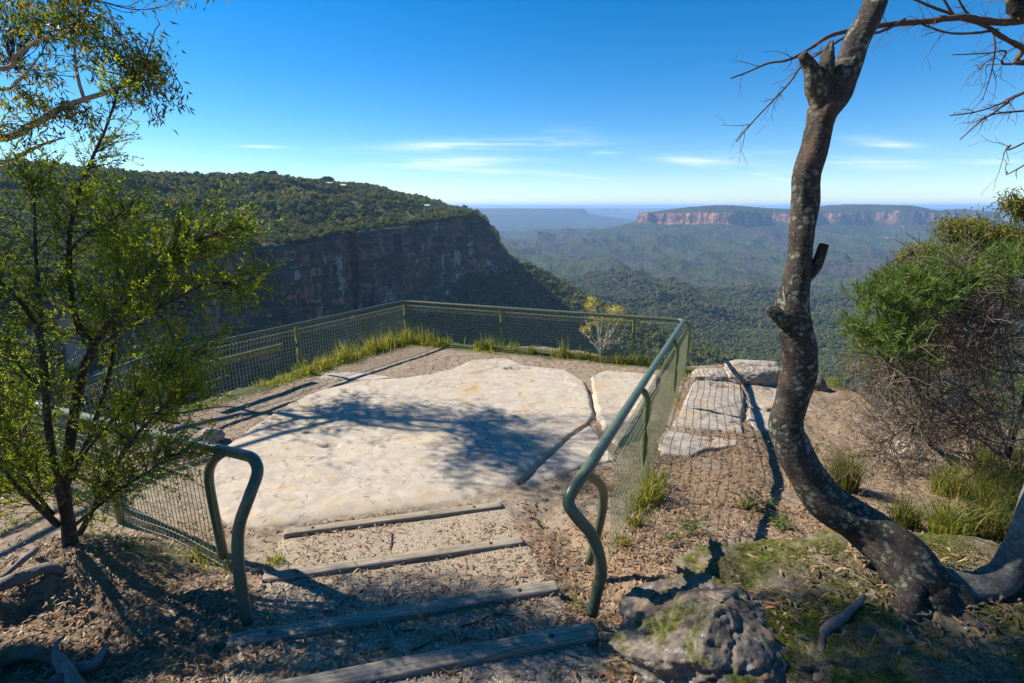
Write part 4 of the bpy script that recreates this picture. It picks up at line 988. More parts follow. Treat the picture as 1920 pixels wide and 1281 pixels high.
def left_gum():
    rng = np.random.default_rng(83); root = V3(-10.2, 2.9, gz(-10.2, 2.9)-.2)
    t = thing('gum_tree', 'tall gum tree reaching in over the shrub with drooping green and gold leaves', 'tree', root)
    tb = Tubes(); tr = smooth_path([root, V3(-10.0, 3.6, 1.6), V3(-9.7, 4.6, 3.4), V3(-9.3, 5.0, 5.6), V3(-9.0, 5.4, 7.6)], 6)
    tb.add(tr, np.linspace(.24, .10, len(tr)), 14, True, .2, 3); obj('trunk', tb.mesh('trunk'), M_GUMBARK, t)
    y = 9.6; br = []
    for pp, r0, r1_ in [([(V3(-9.8, 4.3, 2.9)), (V3(-10.3, 7.5, 4.0)), (-20, 262), (60, 234), (115, 203), (160, 186), (215, 168), (245, 150), (290, 130)], .085, .018),
                        ([V3(-10.0, 4.0, 2.4), V3(-10.6, 7.5, 3.5), (-20, 318), (40, 290), (88, 268), (122, 258)], .06, .012),
                        ([V3(-9.5, 4.8, 4.4), V3(-10.3, 7.5, 5.2), (-20, 130), (30, 104), (62, 82), (120, 60), (170, 40)], .06, .012),
                        ([V3(-9.7, 4.6, 3.8), V3(-10.2, 7.5, 4.9), (-20, 168), (32, 152), (55, 130), (78, 100)], .045, .01),
                        ([(158, 187), (146, 145), (140, 90), (150, 40), (175, 0)], .03, .01),
                        ([(110, 60), (105, 20), (130, -30)], .02, .01)]:
        P = smooth_path([q if isinstance(q, np.ndarray) else gp3(q[0], q[1], y+rng.uniform(-.15, .15)) for q in pp], 6); br.append(P)
        tb = Tubes(); tb.add(P, np.linspace(r0, r1_, len(P)), 8, True, .1, 5); obj('branch', tb.mesh('branch'), M_GUMBARK, t)
    k = y/960
    def C(px, py, rx, ry, n, dy=0): dy = dy+rng.uniform(-1.5, 1.3); c = gp3(px, py, y+dy); return (c, (rx*k, max(rx, ry)*k*1.3, ry*k), n)
    cs = [C(330, -60, 90, 30, 50, .6), C(120, -70, 80, 30, 60, -.8), C(0, -50, 60, 40, 50, 1.2), C(60, -120, 80, 40, 50, 0), C(20, 25, 45, 40, 60), C(100, 45, 60, 45, 75), C(170, 60, 55, 45, 70), C(150, 5, 60, 30, 40), C(225, 95, 45, 40, 60), C(285, 125, 45, 35, 55), C(300, 165, 28, 25, 28), C(240, 170, 40, 22, 30),
          C(60, 120, 50, 22, 28), C(95, 145, 35, 20, 20), C(60, 195, 45, 16, 26), C(110, 205, 45, 16, 34), C(150, 225, 35, 22, 28), C(20, 265, 30, 22, 22), C(30, 240, 30, 18, 14), C(5, 150, 20, 50, 16)]
    cs = [(a, b_, int(c_*.38)) for a, b_, c_ in cs]; tw = Tubes(); p, d = clumps(rng, br, cs, tw, 0, (13, 22), .24); n = len(p)
    # crown above the frame
    br2 = []
    for e in [(-6.6, 6.2, 8.4), (-8.6, 7.2, 8.6), (-5.6, 5.0, 8.0), (-9.6, 6.6, 8.2), (-7.4, 5.0, 9.2), (-8.2, 4.4, 6.4), (-9.3, 3.9, 6.0), (-6.9, 4.0, 7.0)]:
        P = smooth_path([tr[-8], tr[-8]*.5+V3(*e)*.5+V3(0, 0, .4), V3(*e)], 6); br2.append(P)
        tb = Tubes(); tb.add(P, np.linspace(.07, .02, len(P)), 6, True); obj('branch', tb.mesh('branch'), M_GUMBARK, t)
    cs2 = [((-7.8, 6.3, 8.3), (2.4, .8, .9), 20), ((-5.8, 5.0, 8.2), (1.3, .7, .8), 55), ((-9.4, 6.6, 8.2), (1.2, .8, .8), 40), ((-8.3, 4.6, 6.5), (1.2, .7, .6), 26), ((-9.4, 4.2, 6.0), (.9, .5, .5), 24), ((-6.9, 4.1, 7.2), (.9, .6, .6), 16), ((-4.9, 4.3, 8.6), (.8, .6, .6), 24), ((-6.6, 3.6, 7.6), (1.4, .6, .8), 16), ((-8.6, 3.9, 7.4), (1.2, .6, .7), 60), ((-4.2, 3.6, 7.2), (1.0, .5, .6), 16), ((-7.9, 5.3, 7.3), (1.2, .6, .6), 22), ((-5.0, 5.5, 7.8), (1.4, .7, .5), 62), ((-3.6, 4.6, 7.4), (1.1, .6, .5), 34)]
    p2, d2 = clumps(rng, br2, cs2, tw, 0, (16, 26)); p = np.vstack([p, p2]); d = np.vstack([d, d2]); n = len(p)
    obj('twigs', tw.mesh('twigs'), M_STEM, t, kind='stuff')
    obj('foliage', leaf_mesh('foliage', p, d, rng.uniform(.10, .17, n), rng.uniform(.020, .031, n), rng, .2, .14), M_GUMLEAF, t, kind='stuff'); print('gum leaves', n)
left_gum()

# ---- bent tree on the right
def bent_tree():
    base = V3(2.62, 2.72, gz(2.62, 2.72)); t = thing('bent_tree', 'bent bare lichen-spotted trunk leaning up from the mossy rock', 'tree', base)
    pts = [(1760, 1150, 2.66, 82), (1725, 1100, 2.74, 70), (1690, 1040, 2.84, 56), (1640, 1000, 2.98, 48), (1590, 968, 3.06, 43), (1545, 935, 3.12, 40), (1512, 890, 3.18, 38), (1488, 845, 3.22, 37), (1474, 800, 3.26, 33), (1484, 755, 3.28, 32), (1499, 700, 3.3, 35), (1500, 660, 3.3, 32), (1492, 620, 3.32, 31),
           (1487, 575, 3.34, 31), (1493, 530, 3.36, 25), (1501, 480, 3.38, 24), (1504, 430, 3.4, 24), (1511, 380, 3.42, 26), (1512, 330, 3.43, 25), (1525, 280, 3.44, 23), (1535, 235, 3.45, 23), (1545, 200, 3.46, 27), (1566, 168, 3.47, 27), (1590, 125, 3.48, 22), (1612, 70, 3.5, 21), (1637, 10, 3.55, 19), (1655, -60, 3.6, 18), (1690, -160, 3.7, 15)]
    P = smooth_path([gp3(a, b, c) for a, b, c, _ in pts], 5); rr = np.array([r for *_, r in pts], float)*np.array([c for _, _, c, _ in pts])*.93/960
    rr = np.interp(np.linspace(0, 1, len(P)), np.linspace(0, 1, len(rr)), rr)
    tb = Tubes(); tb.add(P, rr, 36, True, .16, 4); obj('trunk', tb.mesh('trunk'), M_TRUNK, t)
    def limb(name, pp, rad, k=16, lump=.3, seed=1, m=None):
        Q = smooth_path([gp3(*q) for q in pp], 5); r_ = np.interp(np.linspace(0, 1, len(Q)), np.linspace(0, 1, len(rad)), rad)*3.5/960
        tb = Tubes(); tb.add(Q, r_, k, True, lump, seed); return obj(name, tb.mesh(name), m or M_TRUNK, t)
    limb('branch_stub', [(1545, 215, 3.45), (1530, 165, 3.44), (1522, 130, 3.43), (1503, 102, 3.42)], (17, 16, 12, 7), seed=2)
    limb('branch_stub', [(1552, 205, 3.45), (1548, 150, 3.44), (1552, 110, 3.43), (1559, 76, 3.42)], (15, 13, 11, 3), seed=3)
    limb('branch_stub', [(1562, 170, 3.46), (1561, 148, 3.42), (1572, 134, 3.42)], (5, 5, 4), seed=6)
    limb('branch_stub', [(1503, 530, 3.36), (1528, 500, 3.36), (1545, 458, 3.37)], (13, 10, 7), seed=7)
    limb('branch_stub', [(1490, 620, 3.3), (1466, 596, 3.27), (1448, 586, 3.25), (1441, 590, 3.24)], (20, 15, 10, 6), lump=.5, seed=8)
    limb('splinter', [(1478, 580, 3.3), (1472, 560, 3.3), (1469, 538, 3.3)], (4.5, 3, 1), 6, .5, 9, M_GUMBARK)
    # second limb rising out of the same stool
    limb('branch', [(1715, 1080, 2.8), (1775, 1098, 2.76), (1830, 1104, 2.74), (1870, 1092, 2.74), (1896, 1060, 2.76), (1915, 1010, 2.8), (1935, 950, 2.85), (1965, 860, 2.9), (2010, 700, 3.0)], (40, 27, 25, 25, 22, 20, 19, 18, 17), 24, .2, 12, M_LIMB)
    # hollow knot
    q = gp3(1637, 1000, 2.86); tb = Tubes(); pn = unit(V3(0, 0, CZ)-q)
    tb.add([q-pn*.06, q-pn*.045], [.055, .045], 14); obj('knot', tb.mesh('knot'), plain('hollow', (.02, .015, .012)), t)
    def on_mound(px, py, up):
        y = 2.5
        for _ in range(30):
            q = aty(px, py, y); e = 1-((q[0]-2.65)/1.55)**2-((q[1]-2.65)/.92)**2; z = .57+.32*math.sqrt(max(0, e))+up; d_ = ray(px, py); y2 = (z-CZ)/d_[2]*d_[1]; y = .6*y+.4*y2
        return aty(px, py, y)
    # flaring roots
    for pp, r_, sd in [([(1745, 1120, 2.65), (1800, 1180, 2.5), (1880, 1225, 2.4), (1960, 1260, 2.3)], (40, 26, 18, 12), 21), ([(1710, 1110, 2.66), (1700, 1160, 2.5), (1680, 1190, 2.42)], (30, 20, 10), 22),
                       ([(1620, 1118, 2.72), (1590, 1150, 2.60), (1562, 1168, 2.54), (1545, 1190, 2.48), (1537, 1235, 2.36), (1530, 1300, 2.2)], (5, 7, 9, 9, 8, 8), 23),
                       ([(1537, 1235, 2.36), (1515, 1240, 2.35), (1500, 1246, 2.34)], (7, 5, 2), 24), ([(1790, 1150, 2.56), (1850, 1190, 2.48), (1915, 1215, 2.42)], (14, 10, 8), 25), ([(1690, 1215, 2.40), (1684, 1232, 2.36), (1680, 1256, 2.3)], (3, 3, 2), 26)]:
        Q = [gp3(*v) for v in pp] if sd in (21, 22, 25) else [on_mound(v[0], v[1], .035) for v in pp]
        Q = smooth_path(Q, 4); rad = np.interp(np.linspace(0, 1, len(Q)), np.linspace(0, 1, len(r_)), r_)*2.8/960
        tb = Tubes(); tb.add(Q, rad, 12, True, .35, sd); obj('root', tb.mesh('root'), M_DEADWOOD if sd in (23, 24, 26) else M_TRUNK, t)
    # carved letter
    tc = bpy.data.curves.new('carved_letter', 'FONT'); tc.body = 'A'; tc.size = .046; tc.extrude = .001
    to = bpy.data.objects.new('carved_letter', tc); COL.objects.link(to); bpy.context.view_layer.update()
    tm = bpy.data.meshes.new_from_object(to.evaluated_get(bpy.context.evaluated_depsgraph_get())); bpy.data.objects.remove(to)
    V = np.empty(len(tm.vertices)*3, np.float32); tm.vertices.foreach_get('co', V); V = V.reshape(-1, 3); q = gp3(1491, 603, 3.32); n_ = unit(V3(0, 0, CZ)-q); n_[2] = 0; n_ = unit(n_); sx = np.cross(V3(0, 0, 1), n_)
    W = q+n_*.115+V[:, :1]*sx+V[:, 1:2]*V3(0, 0, 1)+V[:, 2:3]*n_; tm.vertices.foreach_set('co', W.astype(np.float32).ravel()); tm.materials.clear(); obj('carved_letter', tm, plain('carving', (.02, .015, .012)), t)
bent_tree()

# ---- bare tree outside the frame at the right, its boughs reach in
def bare_tree():
    rng = np.random.default_rng(91); root = V3(6.9, 3.4, gz(6.9, 3.4)-.2); t = thing('bare_tree', 'leafless tree whose thin brown branches reach in behind the bent trunk', 'tree', root)
    tr = smooth_path([root, V3(6.7, 3.6, 2), V3(6.2, 4.0, 4), V3(5.4, 4.3, 5.5)], 6); tb = Tubes(); tb.add(tr, np.linspace(.16, .06, len(tr)), 12, True, .2, 2); obj('trunk', tb.mesh('trunk'), M_STEM, t)
    y = 4.4; tips = []; tw = Tubes(); J = V3(5.9, 4.1, 4.9)
    for pp, r0, r1_ in [([J, (1965, 22), (1920, 38), (1870, 42), (1800, 33), (1740, 40), (1690, 44), (1650, 48), (1600, 56), (1555, 68), (1520, 90), (1480, 112), (1440, 119), (1400, 136), (1370, 147)], 9, 1.4),
                        ([(1697, 36), (1650, 60), (1590, 68), (1545, 95), (1505, 122), (1478, 158), (1440, 198), (1412, 228), (1380, 266)], 3.4, 1.2),
                        ([J, (1955, 110), (1918, 90), (1880, 70), (1848, 49), (1802, 33), (1740, 10), (1690, -12)], 7, 2),
                        ([(1870, 56), (1830, 62), (1780, 62), (1740, 50), (1720, 42)], 3, 1.4), ([J, (1940, 165), (1890, 192), (1860, 214), (1840, 226), (1800, 262)], 4, 1.2),
                        ([(1925, 172), (1880, 193), (1830, 210), (1780, 217)], 2.5, 1.1), ([J, (1935, 112), (1885, 96), (1850, 100), (1785, 103)], 3, 1), ([(1935, 207), (1870, 213), (1830, 228)], 2.4, 1),
                        ([J, (1945, 255), (1895, 272), (1881, 290)], 2.4, 1), ([J, (1945, 295), (1885, 324)], 2.2, 1), ([(1860, 55), (1866, 90), (1856, 145), (1842, 188)], 2, .9), ([(1860, 110), (1845, 120), (1833, 136)], 1.6, .8),
                        ([J, (1950, -5), (1915, 22), (1900, 10), (1890, -20)], 16, 10), ([(1790, 32), (1760, -15)], 3, 2), ([(1835, 45), (1810, 20), (1790, -15)], 3, 1.5)]:
        P = smooth_path([q if isinstance(q, np.ndarray) else gp3(q[0], q[1], y+rng.uniform(-.05, .05)) for q in pp], 6); rad = np.linspace(r0, r1_, len(P))*4.6/960*.72
        tb = Tubes(); tb.add(P, rad, 7, True, .25, 3); obj('branch', tb.mesh('branch'), M_BARE if r0 < 14 else M_TRUNK, t)
        for _ in range(int(len(P)*.30)):
            i = rng.integers(2, len(P)-1); d = unit(P[i]-P[i-1]); side = unit(np.cross(d, rng.normal(size=3)))
            grow(rng, P[i], d*.8+side*.7, rng.uniform(.08, .32), .0035, 1, tw, tips, .4, -.05, (1, 4), (.4, .9), (.4, .7), .3, 3, .0012)
    obj('twigs', tw.mesh('twigs'), M_BARE, t, kind='stuff')
    # a leafy spray lower down on the same tree
    br = smooth_path([V3(6.4, 3.9, 3.4), gp3(1960, 385, 4.4), gp3(1900, 388, 4.4)], 5); tb = Tubes(); tb.add(br, np.linspace(.015, .005, len(br)), 5); obj('branch', tb.mesh('branch'), M_BARE, t)
    tw = Tubes(); k = 4.4/960; p, d = clumps(rng, [br], [(gp3(1905, 380, 4.4), (28*k, .15, 22*k), 38), (gp3(1930, 400, 4.4), (30*k, .15, 20*k), 26)], tw, 0, (8, 14), .1); n = len(p)
    obj('twigs', tw.mesh('twigs'), M_BARE, t, kind='stuff'); obj('foliage', leaf_mesh('foliage', p, d, rng.uniform(.04, .065, n), rng.uniform(.008, .012, n), rng, .2, .12), M_GUMLEAF, t, kind='stuff')
bare_tree()
# ---------------------------------------------------------------- shrubs on the right brink
M_NEEDLE = foliage_material('needle_foliage', [(.045, .09, .025), (.08, .14, .035), (.13, .185, .05), (.19, .21, .07)], .35, .5)
M_YELLOWLEAF = foliage_material('yellow_green_foliage', [(.07, .11, .015), (.13, .155, .018), (.21, .20, .02), (.28, .21, .03)], .5, .45)
M_TWIGS = foliage_material('mixed_dead_twigs', [(.045, .034, .028), (.09, .065, .05), (.16, .12, .085), (.27, .21, .15)], 0, .85)
def dead_shrub():
    rng = np.random.default_rng(101); base = aty(1865, 850, 5.9); base[2] = gz(base[0], base[1])
    t = thing('dead_shrub', 'big tangled leafless brown shrub arching over on the brink', 'shrub', base)
    tips = []; tw = Tubes(); y = 5.4
    arcs = [[(1880, 860), (1850, 760), (1800, 690), (1740, 640), (1680, 600)], [(1880, 860), (1900, 740), (1870, 620), (1830, 560), (1790, 512), (1760, 520), (1742, 580), (1735, 640)], [(1890, 860), (1860, 800), (1790, 780), (1720, 770), (1650, 740), (1625, 690)],
            [(1890, 860), (1930, 700), (1925, 600), (1890, 540), (1840, 515)], [(1890, 850), (1840, 700), (1810, 600), (1800, 530)], [(1885, 860), (1800, 800), (1745, 790), (1700, 800), (1665, 830), (1655, 870)],
            [(1930, 700), (1860, 690), (1780, 640), (1720, 560)], [(1930, 640), (1880, 640), (1830, 600), (1780, 560)], [(1930, 790), (1850, 770), (1790, 720), (1700, 700), (1640, 660)], [(1930, 600), (1880, 560), (1850, 530), (1800, 520), (1765, 522)],
            [(1900, 860), (1850, 880), (1790, 850), (1740, 850), (1700, 880), (1680, 930)], [(1930, 820), (1870, 830), (1810, 800), (1770, 760), (1700, 745)]]
    for k, a in enumerate(arcs):
        dy = rng.uniform(-.7, .9); P = smooth_path([gp3(px, py, y+dy*min(1, i/2)) for i, (px, py) in enumerate(a)], 6)
        tb = Tubes(); tb.add(P, np.linspace(.020 if k < 4 else .013, .005, len(P)), 7, True, .2, k); obj('branch', tb.mesh('branch'), M_DEADWOOD if k % 3 else M_STEM, t)
        for _ in range(54):
            i = rng.integers(4, len(P)-1); d = unit(P[i]-P[i-1]); side = unit(np.cross(d, rng.normal(size=3)))
            grow(rng, P[i], d*.5+side*.8, rng.uniform(.22, .50), .0058, 2, tw, tips, .55, -.02, (3, 5), (.3, .9), (.5, .8), .5, 3, .0021)
    obj('twigs', tw.mesh('twigs'), M_TWIGS, t, kind='stuff'); print('dead twig verts', tw.n)
dead_shrub()
def tufts(rng, centres, n_need, L):
    PP = []; DD = []
    for c, rad, n in centres:
        c = np.array(c); rad = np.array(rad)
        for _ in range(n):
            e = c+unit(rng.normal(size=3))*rad*rng.uniform(.1, 1)**.4; ax = unit((e-c)/rad.max()+V3(0, 0, .7)+rng.normal(size=3)*.4)
            q = rng.uniform(0, .16, (n_need, 1)); PP.append(e+ax*q); DD.append(unit(ax+rng.normal(size=(n_need, 3))*.45))
    p = np.concatenate(PP); return p, np.concatenate(DD)
def needle_shrub():
    rng = np.random.default_rng(103); y = 6.9; base = V3(6.3, 7.0, gz(6.3, 7.0)); t = thing('shrub', 'bright green soft-needled shrub behind the tangled brown one', 'shrub', base)
    k = y/960; C = lambda px, py, rx, ry, n: (gp3(px, py, 4.9 if px < 1765 or py < 540 else y), (rx*(k if px > 1765 else 5.2/960), .4, ry*(k if px > 1765 else 5.2/960)), n)
    cs = [C(1700, 560, 50, 35, 120), C(1660, 620, 40, 32, 90), C(1750, 540, 40, 25, 70), C(1680, 660, 40, 25, 60), C(1640, 565, 25, 15, 30), C(1860, 505, 70, 18, 90), C(1900, 520, 30, 30, 50), C(1640, 650, 22, 22, 30), C(1900, 700, 40, 60, 60), C(1870, 790, 50, 50, 60)]
    tb = Tubes(); tips = []
    for c, r_, n in cs:
        P = smooth_path([base, base*.5+c*.5+rng.normal(size=3)*.1, c], 5); tb.add(P, np.linspace(.03, .008, len(P)), 5)
    obj('branch', tb.mesh('branch'), M_STEM, t)
    cs = [(a, b, int(c*1.15)) for a, b, c in cs]; p, d = tufts(rng, cs, 24, .1); n = len(p); obj('foliage', leaf_mesh('foliage', p, d, rng.uniform(.06, .11, n), .010, rng), M_NEEDLE, t, kind='stuff')
needle_shrub()
def brink_gum():
    rng = np.random.default_rng(107); y = 9.3; base = V3(8.6, 8.9, -1.6); t = thing('small_gum', 'low yellow-green gum with bleached bare branches rising behind the needle shrub', 'tree', base)
    k = y/960; C = lambda px, py, rx, ry, n: (gp3(px, py, y), (rx*k, .5, ry*k), n)
    tr = smooth_path([base, gp3(1840, 560, y), gp3(1800, 500, y)], 5); tb = Tubes(); tb.add(tr, np.linspace(.08, .04, len(tr)), 8, True, .2); obj('trunk', tb.mesh('trunk'), M_GUMBARK, t); br = [tr]
    for a, r0, r1_ in [([(1800, 500), (1760, 480), (1720, 470)], .03, .01), ([(1840, 495), (1815, 475), (1795, 455), (1785, 440), (1770, 425)], .022, .006), ([(1820, 520), (1860, 480), (1900, 460)], .03, .01),
                       ([(1722, 470), (1700, 462), (1680, 450), (1663, 446)], .02, .006), ([(1726, 468), (1715, 448), (1700, 438), (1692, 424)], .02, .005), ([(1840, 500), (1862, 488), (1885, 484), (1898, 492)], .02, .006), ([(1884, 486), (1876, 478)], .012, .006), ([(1690, 453), (1685, 446), (1672, 444)], .008, .003)]:
        P = smooth_path([gp3(px, py, y) for px, py in a], 5); tb = Tubes(); tb.add(P, np.linspace(r0, r1_, len(P)), 6, True, .2); obj('branch', tb.mesh('branch'), M_WHITE, t); br.append(P)
    tw = Tubes(); cs = [C(1730, 478, 40, 20, 85), C(1765, 490, 40, 18, 60), C(1715, 500, 25, 18, 30), C(1800, 432, 40, 14, 30), C(1850, 455, 45, 18, 60), C(1895, 455, 40, 16, 60), C(1870, 440, 30, 14, 30), C(1790, 465, 30, 15, 30), C(1920, 470, 30, 20, 40), C(1780, 425, 25, 10, 14), C(1620, 560, 20, 12, 12), C(1635, 700, 30, 30, 30), C(1600, 690, 22, 20, 10), C(1820, 415, 40, 12, 30), C(1880, 425, 40, 14, 40), C(1860, 490, 60, 16, 50), C(1655, 690, 40, 40, 50), C(1690, 720, 40, 30, 40)]
    p, d = clumps(rng, br[1:4], cs, tw, 0, (10, 18)); n = len(p)
    obj('twigs', tw.mesh('twigs'), M_STEM, t, kind='stuff'); obj('foliage', leaf_mesh('foliage', p, d, rng.uniform(.07, .12, n), rng.uniform(.018, .026, n), rng, .2, .1), M_YELLOWLEAF, t, kind='stuff')
brink_gum()
def fence_bush():
    rng = np.random.default_rng(109); y = 11.1; base = gp3(1126, 690, y); base[2] = gz(base[0], base[1])
    t = thing('bush', 'thin yellow-flowering bush growing just beyond the mesh fence', 'bush', base); k = y/960; tb = Tubes(); br = []
    ends = [(1105, 575), (1112, 560), (1098, 600), (1130, 590), (1150, 580), (1172, 585), (1160, 600), (1140, 610), (1088, 620), (1120, 600), (1176, 610), (1105, 640), (1150, 640)]
    for e in ends:
        q = gp3(e[0], e[1], y+rng.uniform(-.25, .3)); P = smooth_path([base, base*.55+q*.45+rng.normal(size=3)*.07, q], 6); tb.add(P, np.linspace(.014, .004, len(P)), 5); br.append(P[8:])
    obj('branch', tb.mesh('branch'), M_WHITE, t)
    C = lambda px, py, rx, ry, n: (gp3(px, py, y), (rx*k, .25, ry*k), n); tw = Tubes()
    p, d = clumps(rng, br, [C(1108, 572, 14, 18, 45), C(1150, 582, 26, 10, 45), C(1130, 600, 30, 14, 30), C(1172, 600, 14, 12, 22), C(1100, 620, 14, 18, 18), C(1140, 640, 36, 24, 20)], tw, 0, (10, 18), .1); n = len(p)
    obj('twigs', tw.mesh('twigs'), M_WHITE, t, kind='stuff'); obj('foliage', leaf_mesh('foliage', p, unit(d*V3(1, 1, -1)+V3(0, 0, .5)), rng.uniform(.03, .06, n), .012, rng), foliage_material('yellow_flowering_foliage', [(.16, .17, .01), (.32, .28, .01), (.45, .36, .01), (.20, .17, .03)], .4), t, kind='stuff')
fence_bush()

# ---------------------------------------------------------------- grasses
M_GRASS = foliage_material('grass_blades', [(.05, .10, .014), (.085, .145, .018), (.125, .18, .022), (.22, .22, .05), (.40, .32, .15), (.30, .22, .10)], .5, .5)
M_DRYGRASS = foliage_material('dry_grass_blades', [(.045, .075, .015), (.07, .095, .02), (.13, .13, .04), (.26, .20, .09)], .35, .6)
def blades(name, P, H, rng, lean=.35, wd=.004, bias=(0, 0)):
    n = len(P); a = rng.uniform(0, 6.28, n); L = (rng.uniform(.1, 1, n)*lean)[:, None]*H[:, None]
    d = np.stack([np.cos(a), np.sin(a), np.zeros(n)], 1)*L+np.array([bias[0], bias[1], 0])*H[:, None]
    s = np.stack([-np.sin(a+.6), np.cos(a+.6), np.zeros(n)], 1)*wd*rng.uniform(.6, 1.3, (n, 1)); up = np.zeros((n, 3)); up[:, 2] = H
    V = np.stack([P-s, P+s, P+up*.5+d*.25+s*.85, P+up*.5+d*.25-s*.85, P+up*.82+d*.62+s*.5, P+up*.82+d*.62-s*.5, P+up*.97+d*1.1], 1).reshape(-1, 3)
    i = (np.arange(n)*7)[:, None]
    return mesh_np(name, V, [np.concatenate([i+[0, 1, 2, 3], i+[3, 2, 4, 5]]), i+[5, 4, 6]], False)
def grass_strip():
    rng = np.random.default_rng(121); PX = []; PY = []; H = []
    def line(a, b, n, w_, h0, h1, off=0, patch=.0):
        a = np.array(a); b = np.array(b); t = rng.random(n); q = a+(b-a)*t[:, None]; nn = np.array([(b-a)[1], -(b-a)[0]])/np.hypot(*(b-a))
        q = q+nn*(rng.normal(size=(n, 1))*w_+off); f = fbm(q[:, 0]*1.6, q[:, 1]*1.6, 3, 7); m = f > patch-.35
        q = q[m]; PX.append(q[:, 0]); PY.append(q[:, 1]); H.append(rng.uniform(h0, h1, len(q))*np.clip(.7+1.0*f[m]+1.1*fbm(q[:, 0]*6, q[:, 1]*6, 2, 3), .22, 1.7)*rng.uniform(.3, 1.15, len(q)))
    line(L2, L3, 5200, .11, .06, .15, .10, .1); line(lerp2(L2, L3, .45), L3, 2600, .13, .16, .42, .02, .2)
    line(L3, lerp2(L3, L4, .62), 5200, .16, .13, .36, .04, .2); line(L3, L4, 2600, .10, .06, .16, .06, .1)
    line(lerp2(L3, L4, .6), L4, 900, .12, .10, .24, .0, .2)
    line(L1, L2, 1300, .10, .08, .2, 0); line(L0, L1, 1500, .07, .05, .16, 0, .2)
    line(lerp2(Rl[0], Rl[1], .66), lerp2(Rl[0], Rl[1], .86), 1500, .07, .12, .30, -.10); line(lerp2(Rl[0], Rl[1], .86), lerp2(Rl[0], Rl[1], .97), 700, .05, .10, .22, -.08)
    line(lerp2(Rl[0], Rl[1], .0), lerp2(Rl[0], Rl[1], .66), 500, .04, .05, .13, -.03, .2)
    x = np.concatenate(PX); y = np.concatenate(PY); h = np.concatenate(H); z = ground_z(x, y, False)
    obj('grass', blades('grass', np.stack([x, y, z-.01], 1), h, rng, .85, .0045), M_GRASS, kind='stuff')
grass_strip()
def tussock(px, py, y, n, h, r_, label, m, lean=.5, bias=(0, 0), group='grass tussocks on the slope'):
    rng = np.random.default_rng(int(px)); c = gp3(px, py, y); c[2] = gz(c[0], c[1]); t = thing('grass_tussock', label, 'grass tussock', c, group)
    a = rng.uniform(0, 6.28, n); rr = r_*np.sqrt(rng.random(n)); P = np.stack([c[0]+rr*np.cos(a), c[1]+rr*np.sin(a), np.full(n, c[2]-.03)], 1)
    obj('blades', blades('blades', P, rng.uniform(.4, 1, n)*h, rng, lean, .0042, bias), m, t, kind='stuff')
tussock(1585, 885, 5.4, 420, .62, .14, 'upright spiky tussock just right of the bent trunk', M_DRYGRASS, .6)
tussock(1700, 965, 4.3, 300, .42, .12, 'green tussock on the slope below the tangled brown shrub', M_DRYGRASS, .8)
tussock(1785, 985, 4.0, 320, .50, .14, 'arching yellowish tussock above the second limb of the bent tree', M_GRASS, 1.0, (-.2, 0))
tussock(1870, 960, 4.0, 340, .55, .16, 'broad tussock beside the rising second limb', M_DRYGRASS, .9, (-.3, 0))
tussock(1800, 860, 5.3, 380, .55, .2, 'tussock half hidden under the tangled brown shrub', M_GRASS, .8)
tussock(1905, 780, 5.8, 500, .9, .3, 'tall green tussock behind the tangled brown shrub', M_GRASS, .6)
tussock(1905, 900, 4.7, 400, .7, .22, 'tall arching tussock under the right edge of the brown shrub', M_GRASS, .9, (-.3, 0))
tussock(1400, 905, 4.9, 60, .14, .06, 'tiny grass tuft beside the mesh fence shadow', M_GRASS, .8)
tussock(510, 1022, 3.9, 130, .10, .09, 'small grass tuft at the foot of the left bowed post', M_GRASS, .9)
tussock(430, 1040, 3.75, 160, .12, .10, 'grass tuft between the two left posts', M_DRYGRASS, .9)
tussock(1075, 1095, 3.2, 130, .08, .07, 'low grass tuft by the end of the third timber step', M_GRASS, 1.2)
tussock(1640, 705, 9.2, 200, .5, .25, 'pale dry tussock on the brink beside the log', M_DRYGRASS, .7)
tussock(1560, 712, 9.6, 160, .3, .25, 'short green tussock on the brink beside the stump', M_GRASS, .8)
def weed(px, py, y, n, h, label, seed, size=.05):
    rng = np.random.default_rng(seed); c = gp3(px, py, y); c[2] = gz(c[0], c[1]); t = thing('weed', label, 'plant', c, 'leafy seedlings on the slope')
    tb = Tubes(); PP = []; DD = []
    for _ in range(n):
        e = c+V3(rng.normal()*h*.6, rng.normal()*h*.6, rng.uniform(.4, 1)*h); P = smooth_path([c+V3(rng.normal()*.04, rng.normal()*.04, 0), c*.5+e*.5+V3(0, 0, .04), e], 4); tb.add(P, .0022, 3, False)
        q, d = along(P, 9, rng); PP.append(q); DD.append(unit(rng.normal(size=(9, 3))*V3(1, 1, .4)+V3(0, 0, .25)))
    p = np.vstack(PP); d = np.vstack(DD); obj('stem', tb.mesh('stem'), M_STEM, t); obj('foliage', leaf_mesh('foliage', p, d, rng.uniform(.6, 1.2, len(p))*size, size*.36, rng, .2, .1), foliage_material('seedling_foliage', [(.05, .12, .02), (.09, .18, .03), (.14, .22, .04)], .4), t, kind='stuff')
weed(1290, 985, 4.1, 9, .18, 'small green seedling on leaf litter right of the mesh fence', 3)
weed(1260, 1010, 3.95, 5, .12, 'tiny seedling nearest the mesh fence', 4, .04)
weed(1418, 905, 4.8, 16, .24, 'leafy seedling at the end of the fence shadow', 5, .045)
weed(1590, 925, 4.4, 26, .22, 'leafy plant at the foot of the spiky tussock', 6)
weed(1640, 945, 4.3, 22, .2, 'low leafy plant between the spiky tussock and the bent trunk', 7)
weed(1475, 930, 4.2, 14, .14, 'low leafy plant to the left of the bent trunk', 8, .04)
weed(1530, 820, 6.0, 12, .45, 'tall thin plant hugging the right side of the bent trunk', 9, .06)
